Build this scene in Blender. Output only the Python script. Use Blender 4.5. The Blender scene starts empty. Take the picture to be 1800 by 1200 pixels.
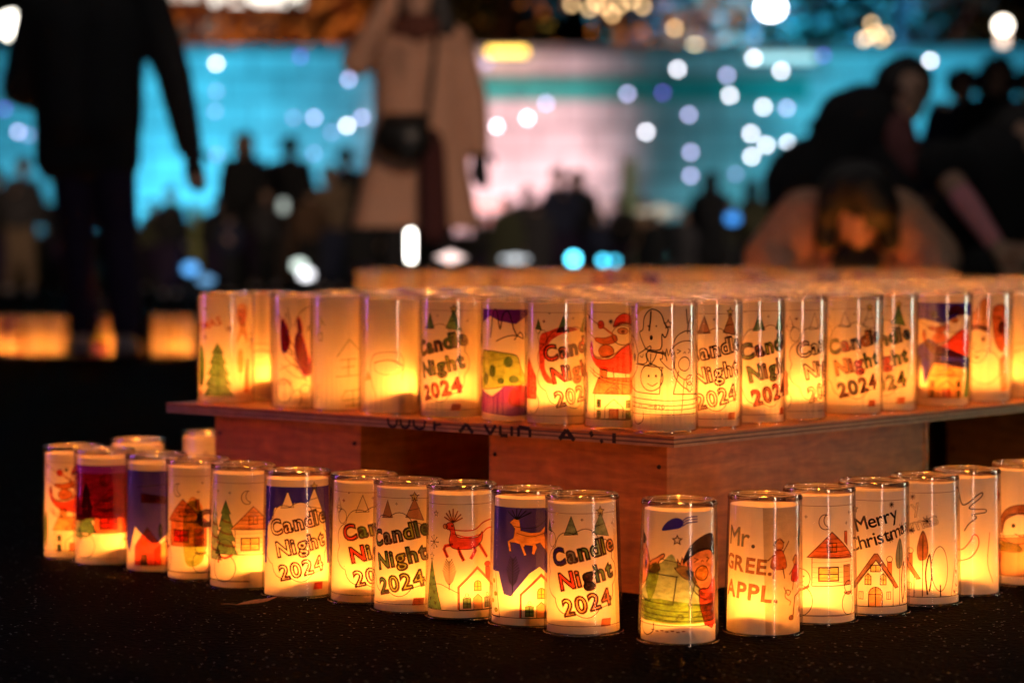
import bpy, bmesh, math, random
from mathutils import Vector, Matrix
from mathutils.geometry import tessellate_polygon
random.seed(7)
S = bpy.context.scene
COL = S.collection
PI = math.pi
R = math.radians

# ------------------------------------------------------------------ camera
F = 4250.0                                   # focal length in photo pixels (85 mm on a 36 mm sensor)
CAMZ = 0.44
PITCH = math.atan(170 / F)
cam_d = bpy.data.cameras.new('camera'); cam = bpy.data.objects.new('camera', cam_d); COL.objects.link(cam)
cam.location = (0, 0, CAMZ); cam.rotation_euler = (PI / 2 - PITCH, 0, 0)
cam_d.lens = 85; cam_d.sensor_width = 36; cam_d.clip_start = 0.05; cam_d.clip_end = 500
cam_d.dof.use_dof = True; cam_d.dof.focus_distance = 2.82; cam_d.dof.aperture_fstop = 3.4
S.camera = cam
# ------------------------------------------------------------------ night sky
W = bpy.data.worlds.new('World'); S.world = W; W.use_nodes = True
sky = W.node_tree.nodes.new('ShaderNodeTexSky'); sky.sky_type = 'NISHITA'; sky.sun_disc = False
sky.sun_elevation = R(-6); sky.sun_rotation = R(200)
W.node_tree.links.new(sky.outputs[0], W.node_tree.nodes['Background'].inputs[0])
W.node_tree.nodes['Background'].inputs[1].default_value = 0.05
# ------------------------------------------------------------------ render
S.view_settings.view_transform = 'Standard'; S.view_settings.look = 'None'
S.view_settings.exposure = 0; S.view_settings.gamma = 1
S.render.engine = 'CYCLES'
cy = S.cycles
cy.use_denoising = True; cy.use_adaptive_sampling = False
cy.max_bounces = 14; cy.diffuse_bounces = 12; cy.glossy_bounces = 3; cy.transmission_bounces = 12
cy.transparent_max_bounces = 40
cy.sample_clamp_indirect = 25; cy.sample_clamp_direct = 0
cy.caustics_reflective = False; cy.caustics_refractive = False

def ray(px, py):
    vx = (px - 900) / F; vy = (600 - py) / F
    f = Vector((0, math.cos(PITCH), -math.sin(PITCH))); u = Vector((0, math.sin(PITCH), math.cos(PITCH)))
    return f + u * vy + Vector((vx, 0, 0))
def at_z(px, py, z):
    d = ray(px, py); t = (z - CAMZ) / d.z
    return Vector((0, 0, CAMZ)) + d * t
def at_y(px, py, Y):
    d = ray(px, py); return Vector((0, 0, CAMZ)) + d * (Y / d.y)

# ------------------------------------------------------------------ materials
MATS = {}
def newmat(name):
    m = bpy.data.materials.new(name); m.use_nodes = True
    nt = m.node_tree; nt.nodes.clear()
    out = nt.nodes.new('ShaderNodeOutputMaterial')
    return m, nt, out
def N(nt, kind, **kw):
    n = nt.nodes.new(kind)
    for k, v in kw.items(): setattr(n, k, v)
    return n
def pbr(name, col, rough=0.7, var=0.25, scale=20, metal=0, spec=0.5, bump=0.0, stretch=(1, 1, 1)):
    if name in MATS: return MATS[name]
    m, nt, out = newmat(name)
    b = N(nt, 'ShaderNodeBsdfPrincipled')
    tc = N(nt, 'ShaderNodeTexCoord'); mp = N(nt, 'ShaderNodeMapping'); mp.inputs['Scale'].default_value = stretch
    nz = N(nt, 'ShaderNodeTexNoise'); nz.inputs['Scale'].default_value = scale; nz.inputs['Detail'].default_value = 6
    nt.links.new(tc.outputs['Object'], mp.inputs[0]); nt.links.new(mp.outputs[0], nz.inputs['Vector'])
    rp = N(nt, 'ShaderNodeValToRGB')
    rp.color_ramp.elements[0].position = 0.3; rp.color_ramp.elements[1].position = 0.7
    rp.color_ramp.elements[0].color = tuple(c * (1 - var) for c in col) + (1,)
    rp.color_ramp.elements[1].color = tuple(min(1, c * (1 + var)) for c in col) + (1,)
    nt.links.new(nz.outputs[0], rp.inputs[0]); nt.links.new(rp.outputs[0], b.inputs['Base Color'])
    b.inputs['Roughness'].default_value = rough; b.inputs['Metallic'].default_value = metal
    b.inputs['Specular IOR Level'].default_value = spec
    if bump:
        bp = N(nt, 'ShaderNodeBump'); bp.inputs['Strength'].default_value = bump; bp.inputs['Distance'].default_value = 0.01
        nt.links.new(nz.outputs[0], bp.inputs['Height']); nt.links.new(bp.outputs[0], b.inputs['Normal'])
    nt.links.new(b.outputs[0], out.inputs[0]); MATS[name] = m
    return m
def glow(name, col, strength):
    if name in MATS: return MATS[name]
    m, nt, out = newmat(name)
    e = N(nt, 'ShaderNodeEmission'); e.inputs[0].default_value = col + (1,); e.inputs[1].default_value = strength
    nt.links.new(e.outputs[0], out.inputs[0]); MATS[name] = m
    return m

def mat_paper():
    m, nt, out = newmat('lantern_paper')
    tc = N(nt, 'ShaderNodeTexCoord')
    nz = N(nt, 'ShaderNodeTexNoise'); nz.inputs['Scale'].default_value = 160; nz.inputs['Detail'].default_value = 5
    nz2 = N(nt, 'ShaderNodeTexNoise'); nz2.inputs['Scale'].default_value = 22; nz2.inputs['Detail'].default_value = 3
    nt.links.new(tc.outputs['Object'], nz.inputs['Vector']); nt.links.new(tc.outputs['Object'], nz2.inputs['Vector'])
    ad = N(nt, 'ShaderNodeMath', operation='ADD'); nt.links.new(nz.outputs[0], ad.inputs[0]); nt.links.new(nz2.outputs[0], ad.inputs[1])
    rp = N(nt, 'ShaderNodeMapRange'); rp.inputs[1].default_value = 0.6; rp.inputs[2].default_value = 1.4
    rp.inputs[3].default_value = 0.82; rp.inputs[4].default_value = 1.0
    nt.links.new(ad.outputs[0], rp.inputs[0])
    mx = N(nt, 'ShaderNodeMix', data_type='RGBA'); mx.inputs[6].default_value = (0, 0, 0, 1); mx.inputs[7].default_value = (0.95, 0.87, 0.74, 1)
    nt.links.new(rp.outputs[0], mx.inputs[0])
    bw = N(nt, 'ShaderNodeTexNoise'); bw.inputs['Scale'].default_value = 26; bw.inputs['Detail'].default_value = 2; bw.inputs['Distortion'].default_value = 1.2; nt.links.new(tc.outputs['Object'], bw.inputs['Vector'])
    bp = N(nt, 'ShaderNodeBump'); bp.inputs['Strength'].default_value = 0.35; bp.inputs['Distance'].default_value = 0.004; nt.links.new(bw.outputs[0], bp.inputs['Height'])
    d = N(nt, 'ShaderNodeBsdfDiffuse'); d.inputs[0].default_value = (0.945, 0.865, 0.73, 1); nt.links.new(bp.outputs[0], d.inputs['Normal'])
    t = N(nt, 'ShaderNodeBsdfTranslucent'); nt.links.new(mx.outputs[2], t.inputs[0])
    ms = N(nt, 'ShaderNodeMixShader'); ms.inputs[0].default_value = 0.24
    nt.links.new(d.outputs[0], ms.inputs[1]); nt.links.new(t.outputs[0], ms.inputs[2]); nt.links.new(ms.outputs[0], out.inputs[0])
    return m
M_PAPER = mat_paper()

def ink(name, tr, df):                       # felt pen / print on the paper: a filter film that also reflects a little
    m, nt, out = newmat('ink_' + name)
    tc = N(nt, 'ShaderNodeTexCoord'); nz = N(nt, 'ShaderNodeTexNoise'); nz.inputs['Scale'].default_value = 90; nz.inputs['Detail'].default_value = 4
    nt.links.new(tc.outputs['Object'], nz.inputs['Vector'])
    mp = N(nt, 'ShaderNodeMapping'); mp.inputs['Scale'].default_value = (1, 1, 1.9); mp.inputs['Rotation'].default_value = (.5, .35, 0); nt.links.new(tc.outputs['Object'], mp.inputs[0]); nt.links.new(mp.outputs[0], nz.inputs['Vector'])
    ct = N(nt, 'ShaderNodeMapRange'); ct.inputs[1].default_value = 0.32; ct.inputs[2].default_value = 0.68; nt.links.new(nz.outputs[0], ct.inputs[0])
    mx = N(nt, 'ShaderNodeMix', data_type='RGBA')
    flat_ = name in ('seam', 'lap', 'line', 'faint', 'black')
    mx.inputs[6].default_value = tuple(c * (0.94 if flat_ else 0.70) for c in tr) + (1,); mx.inputs[7].default_value = tuple(min(1, c * (1.04 if flat_ else 1.2)) for c in tr) + (1,)
    nt.links.new(ct.outputs[0], mx.inputs[0])
    t = N(nt, 'ShaderNodeBsdfTransparent'); nt.links.new(mx.outputs[2], t.inputs[0])
    d = N(nt, 'ShaderNodeBsdfDiffuse'); d.inputs[0].default_value = df + (1,)
    a = N(nt, 'ShaderNodeAddShader'); nt.links.new(t.outputs[0], a.inputs[0]); nt.links.new(d.outputs[0], a.inputs[1])
    nt.links.new(a.outputs[0], out.inputs[0])
    return m
INKS = ['line', 'black', 'red', 'green', 'navy', 'purple', 'orange', 'yellow', 'grey', 'brown', 'skin', 'rust', 'faint', 'olive', 'seam', 'lap', 'teal']
IM = {
 'line': ink('line', (0.13, 0.04, 0.035), (0.004, 0.003, 0.003)),
 'black': ink('black', (0.07, 0.05, 0.06), (0.006, 0.006, 0.007)),
 'red': ink('red', (0.80, 0.10, 0.08), (0.10, 0.006, 0.006)),
 'green': ink('green', (0.16, 0.34, 0.16), (0.006, 0.03, 0.012)),
 'navy': ink('navy', (0.045, 0.04, 0.34), (0.035, 0.018, 0.34)),
 'purple': ink('purple', (0.24, 0.03, 0.36), (0.10, 0.01, 0.30)),
 'orange': ink('orange', (0.95, 0.50, 0.25), (0.05, 0.015, 0.003)),
 'yellow': ink('yellow', (1.0, 0.80, 0.35), (0.03, 0.02, 0.0)),
 'grey': ink('grey', (0.24, 0.34, 0.42), (0.03, 0.035, 0.05)),
 'brown': ink('brown', (0.42, 0.20, 0.12), (0.02, 0.008, 0.004)),
 'skin': ink('skin', (0.80, 0.42, 0.28), (0.05, 0.018, 0.01)),
 'rust': ink('rust', (0.72, 0.24, 0.12), (0.05, 0.01, 0.004)),
 'faint': ink('faint', (0.50, 0.30, 0.23), (0.004, 0.003, 0.003)),
 'olive': ink('olive', (0.42, 0.55, 0.12), (0.015, 0.025, 0.004)),
 'seam': ink('seam', (0.72, 0.66, 0.60), (0.0, 0.0, 0.0)),
 'lap': ink('lap', (0.86, 0.81, 0.76), (0.0, 0.0, 0.0)),
 'teal': ink('teal', (0.34, 0.52, 0.42), (0.01, 0.03, 0.025)),
}
def mat_cup(name, rough, aniso, f0, f1):
    m, nt, out = newmat(name)
    lw = N(nt, 'ShaderNodeLayerWeight'); lw.inputs[0].default_value = 0.5
    pw = N(nt, 'ShaderNodeMath', operation='POWER'); pw.inputs[1].default_value = 2.6; nt.links.new(lw.outputs['Facing'], pw.inputs[0])
    mr = N(nt, 'ShaderNodeMapRange'); mr.inputs[3].default_value = f0; mr.inputs[4].default_value = f1
    nt.links.new(pw.outputs[0], mr.inputs[0])
    g = N(nt, 'ShaderNodeBsdfGlossy'); g.distribution = 'GGX'; g.inputs['Roughness'].default_value = rough
    # fine horizontal moulding ripples: they spread every reflection into an upright streak
    ge = N(nt, 'ShaderNodeNewGeometry')
    sc = N(nt, 'ShaderNodeVectorMath', operation='SCALE'); sc.inputs['Scale'].default_value = 41234.0; nt.links.new(ge.outputs['Position'], sc.inputs[0])
    wn = N(nt, 'ShaderNodeTexWhiteNoise', noise_dimensions='3D'); nt.links.new(sc.outputs[0], wn.inputs['Vector'])
    mz = N(nt, 'ShaderNodeMapRange'); mz.inputs[3].default_value = -aniso; mz.inputs[4].default_value = aniso; nt.links.new(wn.outputs['Value'], mz.inputs[0])
    cz = N(nt, 'ShaderNodeCombineXYZ'); nt.links.new(mz.outputs[0], cz.inputs[2])
    av = N(nt, 'ShaderNodeVectorMath', operation='ADD'); nt.links.new(ge.outputs['Normal'], av.inputs[0]); nt.links.new(cz.outputs[0], av.inputs[1])
    nv = N(nt, 'ShaderNodeVectorMath', operation='NORMALIZE'); nt.links.new(av.outputs[0], nv.inputs[0]); nt.links.new(nv.outputs[0], g.inputs['Normal'])
    t = N(nt, 'ShaderNodeBsdfTransparent')
    tm = N(nt, 'ShaderNodeMix', data_type='RGBA'); tm.inputs[6].default_value = (0.98, 0.97, 0.96, 1); tm.inputs[7].default_value = (0.62, 0.55, 0.50, 1)
    nt.links.new(pw.outputs[0], tm.inputs[0]); nt.links.new(tm.outputs[2], t.inputs[0])
    ms = N(nt, 'ShaderNodeMixShader'); nt.links.new(mr.outputs[0], ms.inputs[0])
    nt.links.new(t.outputs[0], ms.inputs[1]); nt.links.new(g.outputs[0], ms.inputs[2]); nt.links.new(ms.outputs[0], out.inputs[0])
    return m
def mat_rim(name, tint, gl, rough=0.12):
    m, nt, out = newmat(name)
    g = N(nt, 'ShaderNodeBsdfGlossy'); g.inputs['Roughness'].default_value = rough; g.inputs['Color'].default_value = (1, 1, 1, 1)
    t = N(nt, 'ShaderNodeBsdfTransparent'); t.inputs[0].default_value = tint + (1,)
    ms = N(nt, 'ShaderNodeMixShader'); ms.inputs[0].default_value = gl
    nt.links.new(t.outputs[0], ms.inputs[1]); nt.links.new(g.outputs[0], ms.inputs[2]); nt.links.new(ms.outputs[0], out.inputs[0])
    return m
M_CUP_TALL = mat_cup('clear_cup_upright', 0.085, 0.13, 0.28, 0.85)
M_CUP_TURNED = mat_cup('clear_cup_turned', 0.12, 0.15, 0.09, 0.45)
M_RIM = mat_rim('cup_rim', (0.98, 0.97, 0.96), 0.42, 0.08)
M_RIM_DARK = mat_rim('cup_rim_turned', (0.50, 0.36, 0.30), 0.22, 0.1)  # brown tint stands in for the dark refraction under the rim
M_LED = glow('warm_led', (1.0, 0.300, 0.032), 12); M_LED.cycles.emission_sampling = 'NONE'
LEDS = {}
for k_, e_ in (('tall', 1.0), ('turned', 0.68), ('inner', 1.6), ('far', 0.42)):
    LEDS[k_] = []
    for f_ in (0.72, 0.88, 1.0, 1.12, 1.25):
        l_ = bpy.data.lights.new('led', 'POINT'); l_.energy = e_ * f_; l_.color = (1.0, 0.300, 0.032); l_.shadow_soft_size = 0.006; LEDS[k_].append(l_)
M_TEA = pbr('tealight_plastic', (0.75, 0.72, 0.66), 0.5, 0.05)

# ------------------------------------------------------------------ object helpers
def link(o, parent=None):
    COL.objects.link(o)
    if parent: o.parent = parent
    return o
def tag(o, label=None, cat=None, group=None, kind=None):
    if label: o['label'] = label
    if cat: o['category'] = cat
    if group: o['group'] = group
    if kind: o['kind'] = kind
    return o
def empty(name, loc, rz=0, parent=None):
    o = bpy.data.objects.new(name, None); o.location = loc; o.rotation_euler = (0, 0, rz); o.empty_display_size = 0.05
    return link(o, parent)
def meshobj(name, me, parent=None, loc=None):
    o = bpy.data.objects.new(name, me)
    if loc is not None: o.location = loc
    return link(o, parent)
def from_bm(name, bm, mats, parent=None, loc=None, smooth=False):
    me = bpy.data.meshes.new(name); bm.to_mesh(me); bm.free()
    for m in (mats if isinstance(mats, (list, tuple)) else [mats]): me.materials.append(m)
    if smooth:
        for p in me.polygons: p.use_smooth = True
    return meshobj(name, me, parent, loc)
def box(bm, c, s, rot=0.0, bev=0.0, mi=0):
    r = bmesh.ops.create_cube(bm, size=1.0)
    vs = r['verts']
    bmesh.ops.scale(bm, vec=s, verts=vs)
    fs = list({f for v in vs for f in v.link_faces})
    if bev:
        es = list({e for v in vs for e in v.link_edges})
        rr = bmesh.ops.bevel(bm, geom=es, offset=bev, segments=2, affect='EDGES', profile=0.6)
        fs = list({f for f in rr['faces']} | {f for v in rr['verts'] for f in v.link_faces})
        vs = list({v for f in fs for v in f.verts})
    M = Matrix.Translation(c) @ Matrix.Rotation(rot, 4, 'Z')
    bmesh.ops.transform(bm, matrix=M, verts=vs)
    for f in fs: f.material_index = mi
    return vs
def lathe(bm, prof, segs=48, mi=0, cap_b=False, cap_t=False, center=(0, 0, 0)):
    rings = []
    cx, cy_, cz = center
    for (r, z) in prof:
        rings.append([bm.verts.new((cx + r * math.cos(2 * PI * k / segs), cy_ + r * math.sin(2 * PI * k / segs), cz + z)) for k in range(segs)])
    fs = []
    for a, b in zip(rings, rings[1:]):
        for k in range(segs):
            fs.append(bm.faces.new((a[k], a[(k + 1) % segs], b[(k + 1) % segs], b[k])))
    if cap_b: fs.append(bm.faces.new(list(reversed(rings[0]))))
    if cap_t: fs.append(bm.faces.new(rings[-1]))
    for f in fs: f.material_index = mi; f.smooth = True
    return rings
def tube(bm, pts, rad, segs=8, mi=0):
    pts = [Vector(p) for p in pts]
    rings = []
    for i, p in enumerate(pts):
        d = (pts[min(i + 1, len(pts) - 1)] - pts[max(i - 1, 0)]).normalized()
        a = d.orthogonal().normalized(); b = d.cross(a)
        r = rad[i] if isinstance(rad, (list, tuple)) else rad
        rings.append([bm.verts.new(p + a * r * math.cos(2 * PI * k / segs) + b * r * math.sin(2 * PI * k / segs)) for k in range(segs)])
    for a, b in zip(rings, rings[1:]):
        # match the closest start vertex so that the tube does not twist
        off = min(range(segs), key=lambda o: (a[0].co - b[o].co).length)
        for k in range(segs):
            f = bm.faces.new((a[k], a[(k + 1) % segs], b[(k + 1 + off) % segs], b[(k + off) % segs])); f.smooth = True; f.material_index = mi
    for rg in (rings[0], rings[-1]):
        f = bm.faces.new(rg); f.material_index = mi
    bmesh.ops.recalc_face_normals(bm, faces=bm.faces)

# ------------------------------------------------------------------ drawing on paper sleeves
FONT_CACHE = {}
def glyph(ch, bold=0.0):
    key = (ch, bold)
    if key in FONT_CACHE: return FONT_CACHE[key]
    cu = bpy.data.curves.new('glyph', 'FONT'); cu.body = ch; cu.size = 1.0; cu.resolution_u = 3; cu.offset = bold
    o = bpy.data.objects.new('glyph', cu); COL.objects.link(o)
    dg = bpy.context.evaluated_depsgraph_get()
    me = bpy.data.meshes.new_from_object(o.evaluated_get(dg))
    bpy.data.objects.remove(o); bpy.data.curves.remove(cu)
    vs = [(v.co.x, v.co.y) for v in me.vertices]
    fs = [tuple(p.vertices) for p in me.polygons]
    cnt = {}
    for f in fs:
        for a, b in zip(f, f[1:] + f[:1]):
            k = (min(a, b), max(a, b)); cnt[k] = cnt.get(k, 0) + 1
    nb = {}
    for (a, b), c in cnt.items():
        if c == 1: nb.setdefault(a, []).append(b); nb.setdefault(b, []).append(a)
    loops = []; seen = set()
    for s in nb:
        if s in seen: continue
        lp = [s]; seen.add(s); cur = s
        while True:
            nx = [q for q in nb[cur] if q not in seen]
            if not nx: break
            cur = nx[0]; seen.add(cur); lp.append(cur)
        if len(lp) > 2: loops.append([vs[i] for i in lp])
    bpy.data.meshes.remove(me)
    FONT_CACHE[key] = (vs, fs, loops)
    return FONT_CACHE[key]
def cr(pts, n=6, closed=False):
    P = [Vector((p[0], p[1])) for p in pts]; out = []
    L = len(P); rng = L if closed else L - 1
    for i in range(rng):
        if closed: a, b, c, d = P[(i - 1) % L], P[i], P[(i + 1) % L], P[(i + 2) % L]
        else: a, b, c, d = P[max(i - 1, 0)], P[i], P[i + 1], P[min(i + 2, L - 1)]
        for k in range(n):
            t = k / n
            q = 0.5 * ((2 * b) + (c - a) * t + (2 * a - 5 * b + 4 * c - d) * t * t + (3 * b - a - 3 * c + d) * t ** 3)
            out.append((q.x, q.y))
    if not closed: out.append((P[-1].x, P[-1].y))
    return out
class Art:
    def __init__(self): self.L = []          # (verts, faces, ink)
    def _slice(self, tri):
        xs = [p[0] for p in tri]
        if max(xs) < -72 or min(xs) > 72: return []
        if max(xs) - min(xs) <= 4.5: return [tri]
        out = []; lo = math.floor(min(xs) / 4); hi = math.ceil(max(xs) / 4)
        for k in range(lo, hi):
            poly = list(tri)
            for (bx, sg) in ((k * 4, 1), ((k + 1) * 4, -1)):
                res = []
                for a, b in zip(poly, poly[1:] + poly[:1]):
                    ia = (a[0] - bx) * sg >= 0; ib = (b[0] - bx) * sg >= 0
                    if ia: res.append(a)
                    if ia != ib:
                        t = (bx - a[0]) / (b[0] - a[0]); res.append((bx, a[1] + (b[1] - a[1]) * t))
                poly = res
                if len(poly) < 3: break
            if len(poly) >= 3: out.append(poly)
        return out
    def add(self, vs, fs, ink_):
        V = []; Fc = []
        for f in fs:
            for poly in self._slice([vs[i] for i in f]):
                Fc.append(tuple(range(len(V), len(V) + len(poly)))); V += poly
        if Fc: self.L.append((V, Fc, ink_))
    def fill(self, pts, ink_, holes=()):
        lists = [[Vector((p[0], p[1], 0)) for p in pts]] + [[Vector((p[0], p[1], 0)) for p in h] for h in holes]
        flat = [(v.x, v.y) for l in lists for v in l]
        self.add(flat, tessellate_polygon(lists), ink_)
    def stroke(self, pts, w=0.8, ink_='line', closed=False):
        if ink_ in ('line', 'faint') and w < 1.6: w *= 1.4
        P = [Vector((p[0], p[1])) for p in pts]
        Q = []
        for i in range(len(P) if closed else len(P) - 1):
            a, b = P[i], P[(i + 1) % len(P)]
            n = max(1, int(abs(b.x - a.x) / 4) + 1)
            for k in range(n): Q.append(a.lerp(b, k / n))
        if not closed: Q.append(P[-1])
        V = []; n = len(Q)
        for i, p in enumerate(Q):
            d0 = (p - Q[i - 1]) if (i > 0 or closed) else (Q[1] - p)
            d1 = (Q[(i + 1) % n] - p) if (i < n - 1 or closed) else d0
            d0 = d0.normalized() if d0.length else Vector((1, 0)); d1 = d1.normalized() if d1.length else d0
            t = d0 + d1
            t = t.normalized() if t.length > 1e-3 else d0
            nn = Vector((-t.y, t.x)); s = w / 2 / max(0.45, nn.dot(Vector((-d0.y, d0.x))))
            V += [(p.x + nn.x * s, p.y + nn.y * s), (p.x - nn.x * s, p.y - nn.y * s)]
        Fc = []
        for i in range(n if closed else n - 1):
            j = (i + 1) % n
            Fc.append((2 * i, 2 * i + 1, 2 * j + 1, 2 * j))
        self.add(V, Fc, ink_)
    def shape(self, pts, fill=None, w=0.7, line='line'):
        if fill: self.fill(pts, fill)
        if line: self.stroke(pts, w, line, True)
    def ell(self, cx, cy_, rx, ry, fill=None, w=0.7, line='line', n=22):
        self.shape([(cx + rx * math.cos(2 * PI * k / n), cy_ + ry * math.sin(2 * PI * k / n)) for k in range(n)], fill, w, line)
    def star(self, cx, cy_, r, fill=None, w=0.6, line='line', rot=PI / 2, pts=5, inner=0.45):
        self.shape([(cx + (r if k % 2 == 0 else r * inner) * math.cos(rot + PI * k / pts), cy_ + (r if k % 2 == 0 else r * inner) * math.sin(rot + PI * k / pts)) for k in range(2 * pts)], fill, w, line)
    def flake(self, cx, cy_, r, ink_='line', w=0.6, n=4):
        for k in range(n):
            a = PI * k / n; self.stroke([(cx - r * math.cos(a), cy_ - r * math.sin(a)), (cx + r * math.cos(a), cy_ + r * math.sin(a))], w, ink_)
    def text(self, s, x, y, size, fills=None, outline=None, shadow=None, bold=0.02, ang=0.0, gap=0.10, sx=1.0):
        cur = 0.0; ca, sa = math.cos(ang), math.sin(ang); k = 0
        for ch in s:
            if ch == ' ': cur += 0.35 * size * sx; continue
            vs, fs, loops = glyph(ch, bold)
            mn = min(v[0] for v in vs); mx = max(v[0] for v in vs)
            def T(v, dx=0, dy=0):
                lx = cur + (v[0] - mn) * size * sx; ly = v[1] * size
                return (x + lx * ca - ly * sa + dx, y + lx * sa + ly * ca + dy)
            col = fills[k % len(fills)] if fills else None
            if shadow:
                for lp in loops: self.stroke([T(v, size * 0.035, -size * 0.035) for v in lp], size * 0.075, shadow, True)
            if col: self.add([T(v) for v in vs], fs, col)
            if outline:
                for lp in loops: self.stroke([T(v) for v in lp], max(0.45, size * 0.02), outline, True)
            cur += (mx - mn + gap) * size * sx; k += 1

def cloud(cx, cy_, rx, ry, n=9, amp=0.12, ph=0.3):
    out = []
    for k in range(n):
        a0 = ph + 2 * PI * k / n; a1 = ph + 2 * PI * (k + 1) / n
        for j in range(7):
            t = j / 7; a = a0 + (a1 - a0) * t; m = 1 + amp * math.sin(PI * t)
            out.append((cx + rx * m * math.cos(a), cy_ + ry * m * math.sin(a)))
    return out
def ground_line(A, y=9, ink_='line'): A.stroke([(-70, y), (70, y)], 0.5, ink_)
def frame_lines(A): A.stroke([(-70, 139), (70, 139)], 0.45, 'faint'); ground_line(A)

def art_candle(dx=0, word1=None, word2=None, word3=None, sky_=None, trees='faint', house=None, star='yellow', ol='line', cloudfill=None, brick=True, scribble=False, tree_r=None):
    A = Art(); cl = [(p[0] + dx, p[1]) for p in cloud(0, 70, 44, 46, 9, 0.13, 0.35)]
    tri1 = [(-20 + dx, 114), (-11 + dx, 136), (-3 + dx, 115)]
    tri2 = [(14 + dx, 116), (25 + dx, 140), (37 + dx, 112)]
    if sky_:
        top = 141
        edge = [p for p in cl if p[1] > 46]
        edge.sort(key=lambda p: math.atan2(p[1] - 70, p[0] - dx))
        # sky = band above the cloud outline, cut into strips that follow it
        def topy(x):
            ys = [p[1] for p in cl if abs(p[0] - x) < 3.2]
            y = max(ys) if ys else 46
            if abs(x - dx) >= 47: y = 40
            for (a, b, c) in (tri1, tri2):
                if a[0] < x < c[0]:
                    yy = a[1] + (b[1] - a[1]) * (x - a[0]) / (b[0] - a[0]) if x < b[0] else b[1] + (c[1] - b[1]) * (x - b[0]) / (c[0] - b[0])
                    y = max(y, yy)
            return min(y, top - 1)
        xs = [-70 + 2 * k for k in range(71)]
        V = []; Fc = []
        for x in xs: V += [(x, topy(x)), (x, top)]
        for k in range(len(xs) - 1): Fc.append((2 * k, 2 * k + 2, 2 * k + 3, 2 * k + 1))
        A.add(V, Fc, sky_)
    else:
        frame_lines(A)
        for (sx, sy, r) in ((-38, 128, 2.2), (45, 126, 2.2), (2, 132, 1.6), (-30, 138, 1.2)): A.star(sx + dx, sy, r, 'red' if sx < -35 else None, 0.4, 'line', pts=4, inner=0.35)
    if cloudfill: A.fill(cl, cloudfill)
    A.stroke(cl, 0.7, ol, True)
    A.shape(tri1, trees if not sky_ else None, 0.6, ol); A.shape(tri2, (tree_r or trees) if not sky_ else None, 0.6, ol)
    A.stroke([(17 + dx, 124), (32 + dx, 127)], 0.6, ol)
    A.star(25 + dx, 141, 6, star, 0.6, ol)
    A.ell(-40 + dx, 108, 7, 9, None, 0.6, ol); A.ell(-47 + dx, 117, 4, 4.5, None, 0.5, ol)
    A.shape([(-52 + dx, 118), (-47 + dx, 131), (-41 + dx, 117)], trees if not sky_ else None, 0.5, ol)
    if brick: A.fill([(22 + dx, 8), (24 + dx, 17), (37 + dx, 17), (36 + dx, 8)], 'red' if sky_ else 'rust')
    if scribble:
        for q in range(4): A.fill(cr([(-44 + dx + q, 108 - q * 6), (-30 + dx, 116), (-10 + dx, 122), (10 + dx, 118 - q), (-14 + dx, 112), (-32 + dx, 98), (-36 + dx, 70), (-24 + dx, 52), (-34 + dx, 52), (-44 + dx, 72)], 5, True), 'red') if q == 0 else None
    if house:
        A.shape([(-82 + dx, 30), (-82 + dx, 62), (-68 + dx, 82), (-50 + dx, 58), (-50 + dx, 30)], house, 0.7, ol)
        A.stroke([(-84 + dx, 60), (-50 + dx, 60)], 0.6, ol)
        A.ell(-56 + dx, 24, 11, 13, None, 0.6, ol); A.ell(-56 + dx, 43, 7, 7, None, 0.6, ol)
    ang = R(13)
    w1 = word1 or [None]; w2 = word2 or [None]; w3 = word3 or [None]
    A.text('Candle', -36 + dx, 78, 27, w1, 'line', 'line', 0.03, ang, 0.09)
    A.text('Night', -25 + dx, 51, 27, w2, 'line', 'line', 0.03, ang, 0.09)
    A.text('2024', -20 + dx, 21, 27, w3, 'line', 'line', 0.02, ang, 0.09)
    return A
def conifer(A, x, y, w, h, fill, tiers=4, garland=None, line='line'):
    L = [(x, y + h)]; Rr = []
    for k in range(tiers):
        t = (k + 1) / tiers; yy = y + h * (1 - t); ww = w / 2 * (0.25 + 0.75 * t)
        L.append((x - ww, yy)); Rr.append((x + ww, yy))
        if k < tiers - 1: L.append((x - ww * 0.62, yy + 0.5)); Rr.append((x + ww * 0.62, yy + 0.5))
    A.shape(L + Rr[::-1], fill, 0.6, line)
    if garland:
        for k in range(tiers - 1):
            yy = y + h * (0.18 + 0.22 * k); ww = w * 0.42 * (1 - 0.24 * k)
            A.stroke(cr([(x - ww, yy + 3), (x, yy - 1), (x + ww, yy - 2)], 4), 2.6, garland)
def plain_tree(A, x, y, w, h, fill='green', deco=True):
    A.shape([(x, y + h), (x - w / 2, y), (x + w / 2, y)], fill, 0.6)
    A.star(x, y + h + 2, 5, None, 0.5)
    if deco:
        for k, (u, v) in enumerate(((-.1, .2), (.15, .33), (-.1, .47), (.08, .6), (.22, .12), (-.28, .08), (0, .75))):
            A.shape([(x + u * w - 2.6, y + v * h + 2), (x + u * w, y + v * h), (x + u * w + 2.6, y + v * h + 2.4), (x + u * w, y + v * h - 3)], 'rust' if k % 2 else 'red', 0.4)
def pine_branch(A, x, y, h):
    A.stroke([(x, y), (x, y + h)], 0.8)
    n = 10
    for k in range(n):
        yy = y + h * (0.18 + 0.8 * k / n); l = 9 * (1 - abs(k - 4) / 9)
        A.stroke([(x, yy), (x - l, yy + 6)], 0.8); A.stroke([(x, yy), (x + l, yy + 6)], 0.8)
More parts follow.
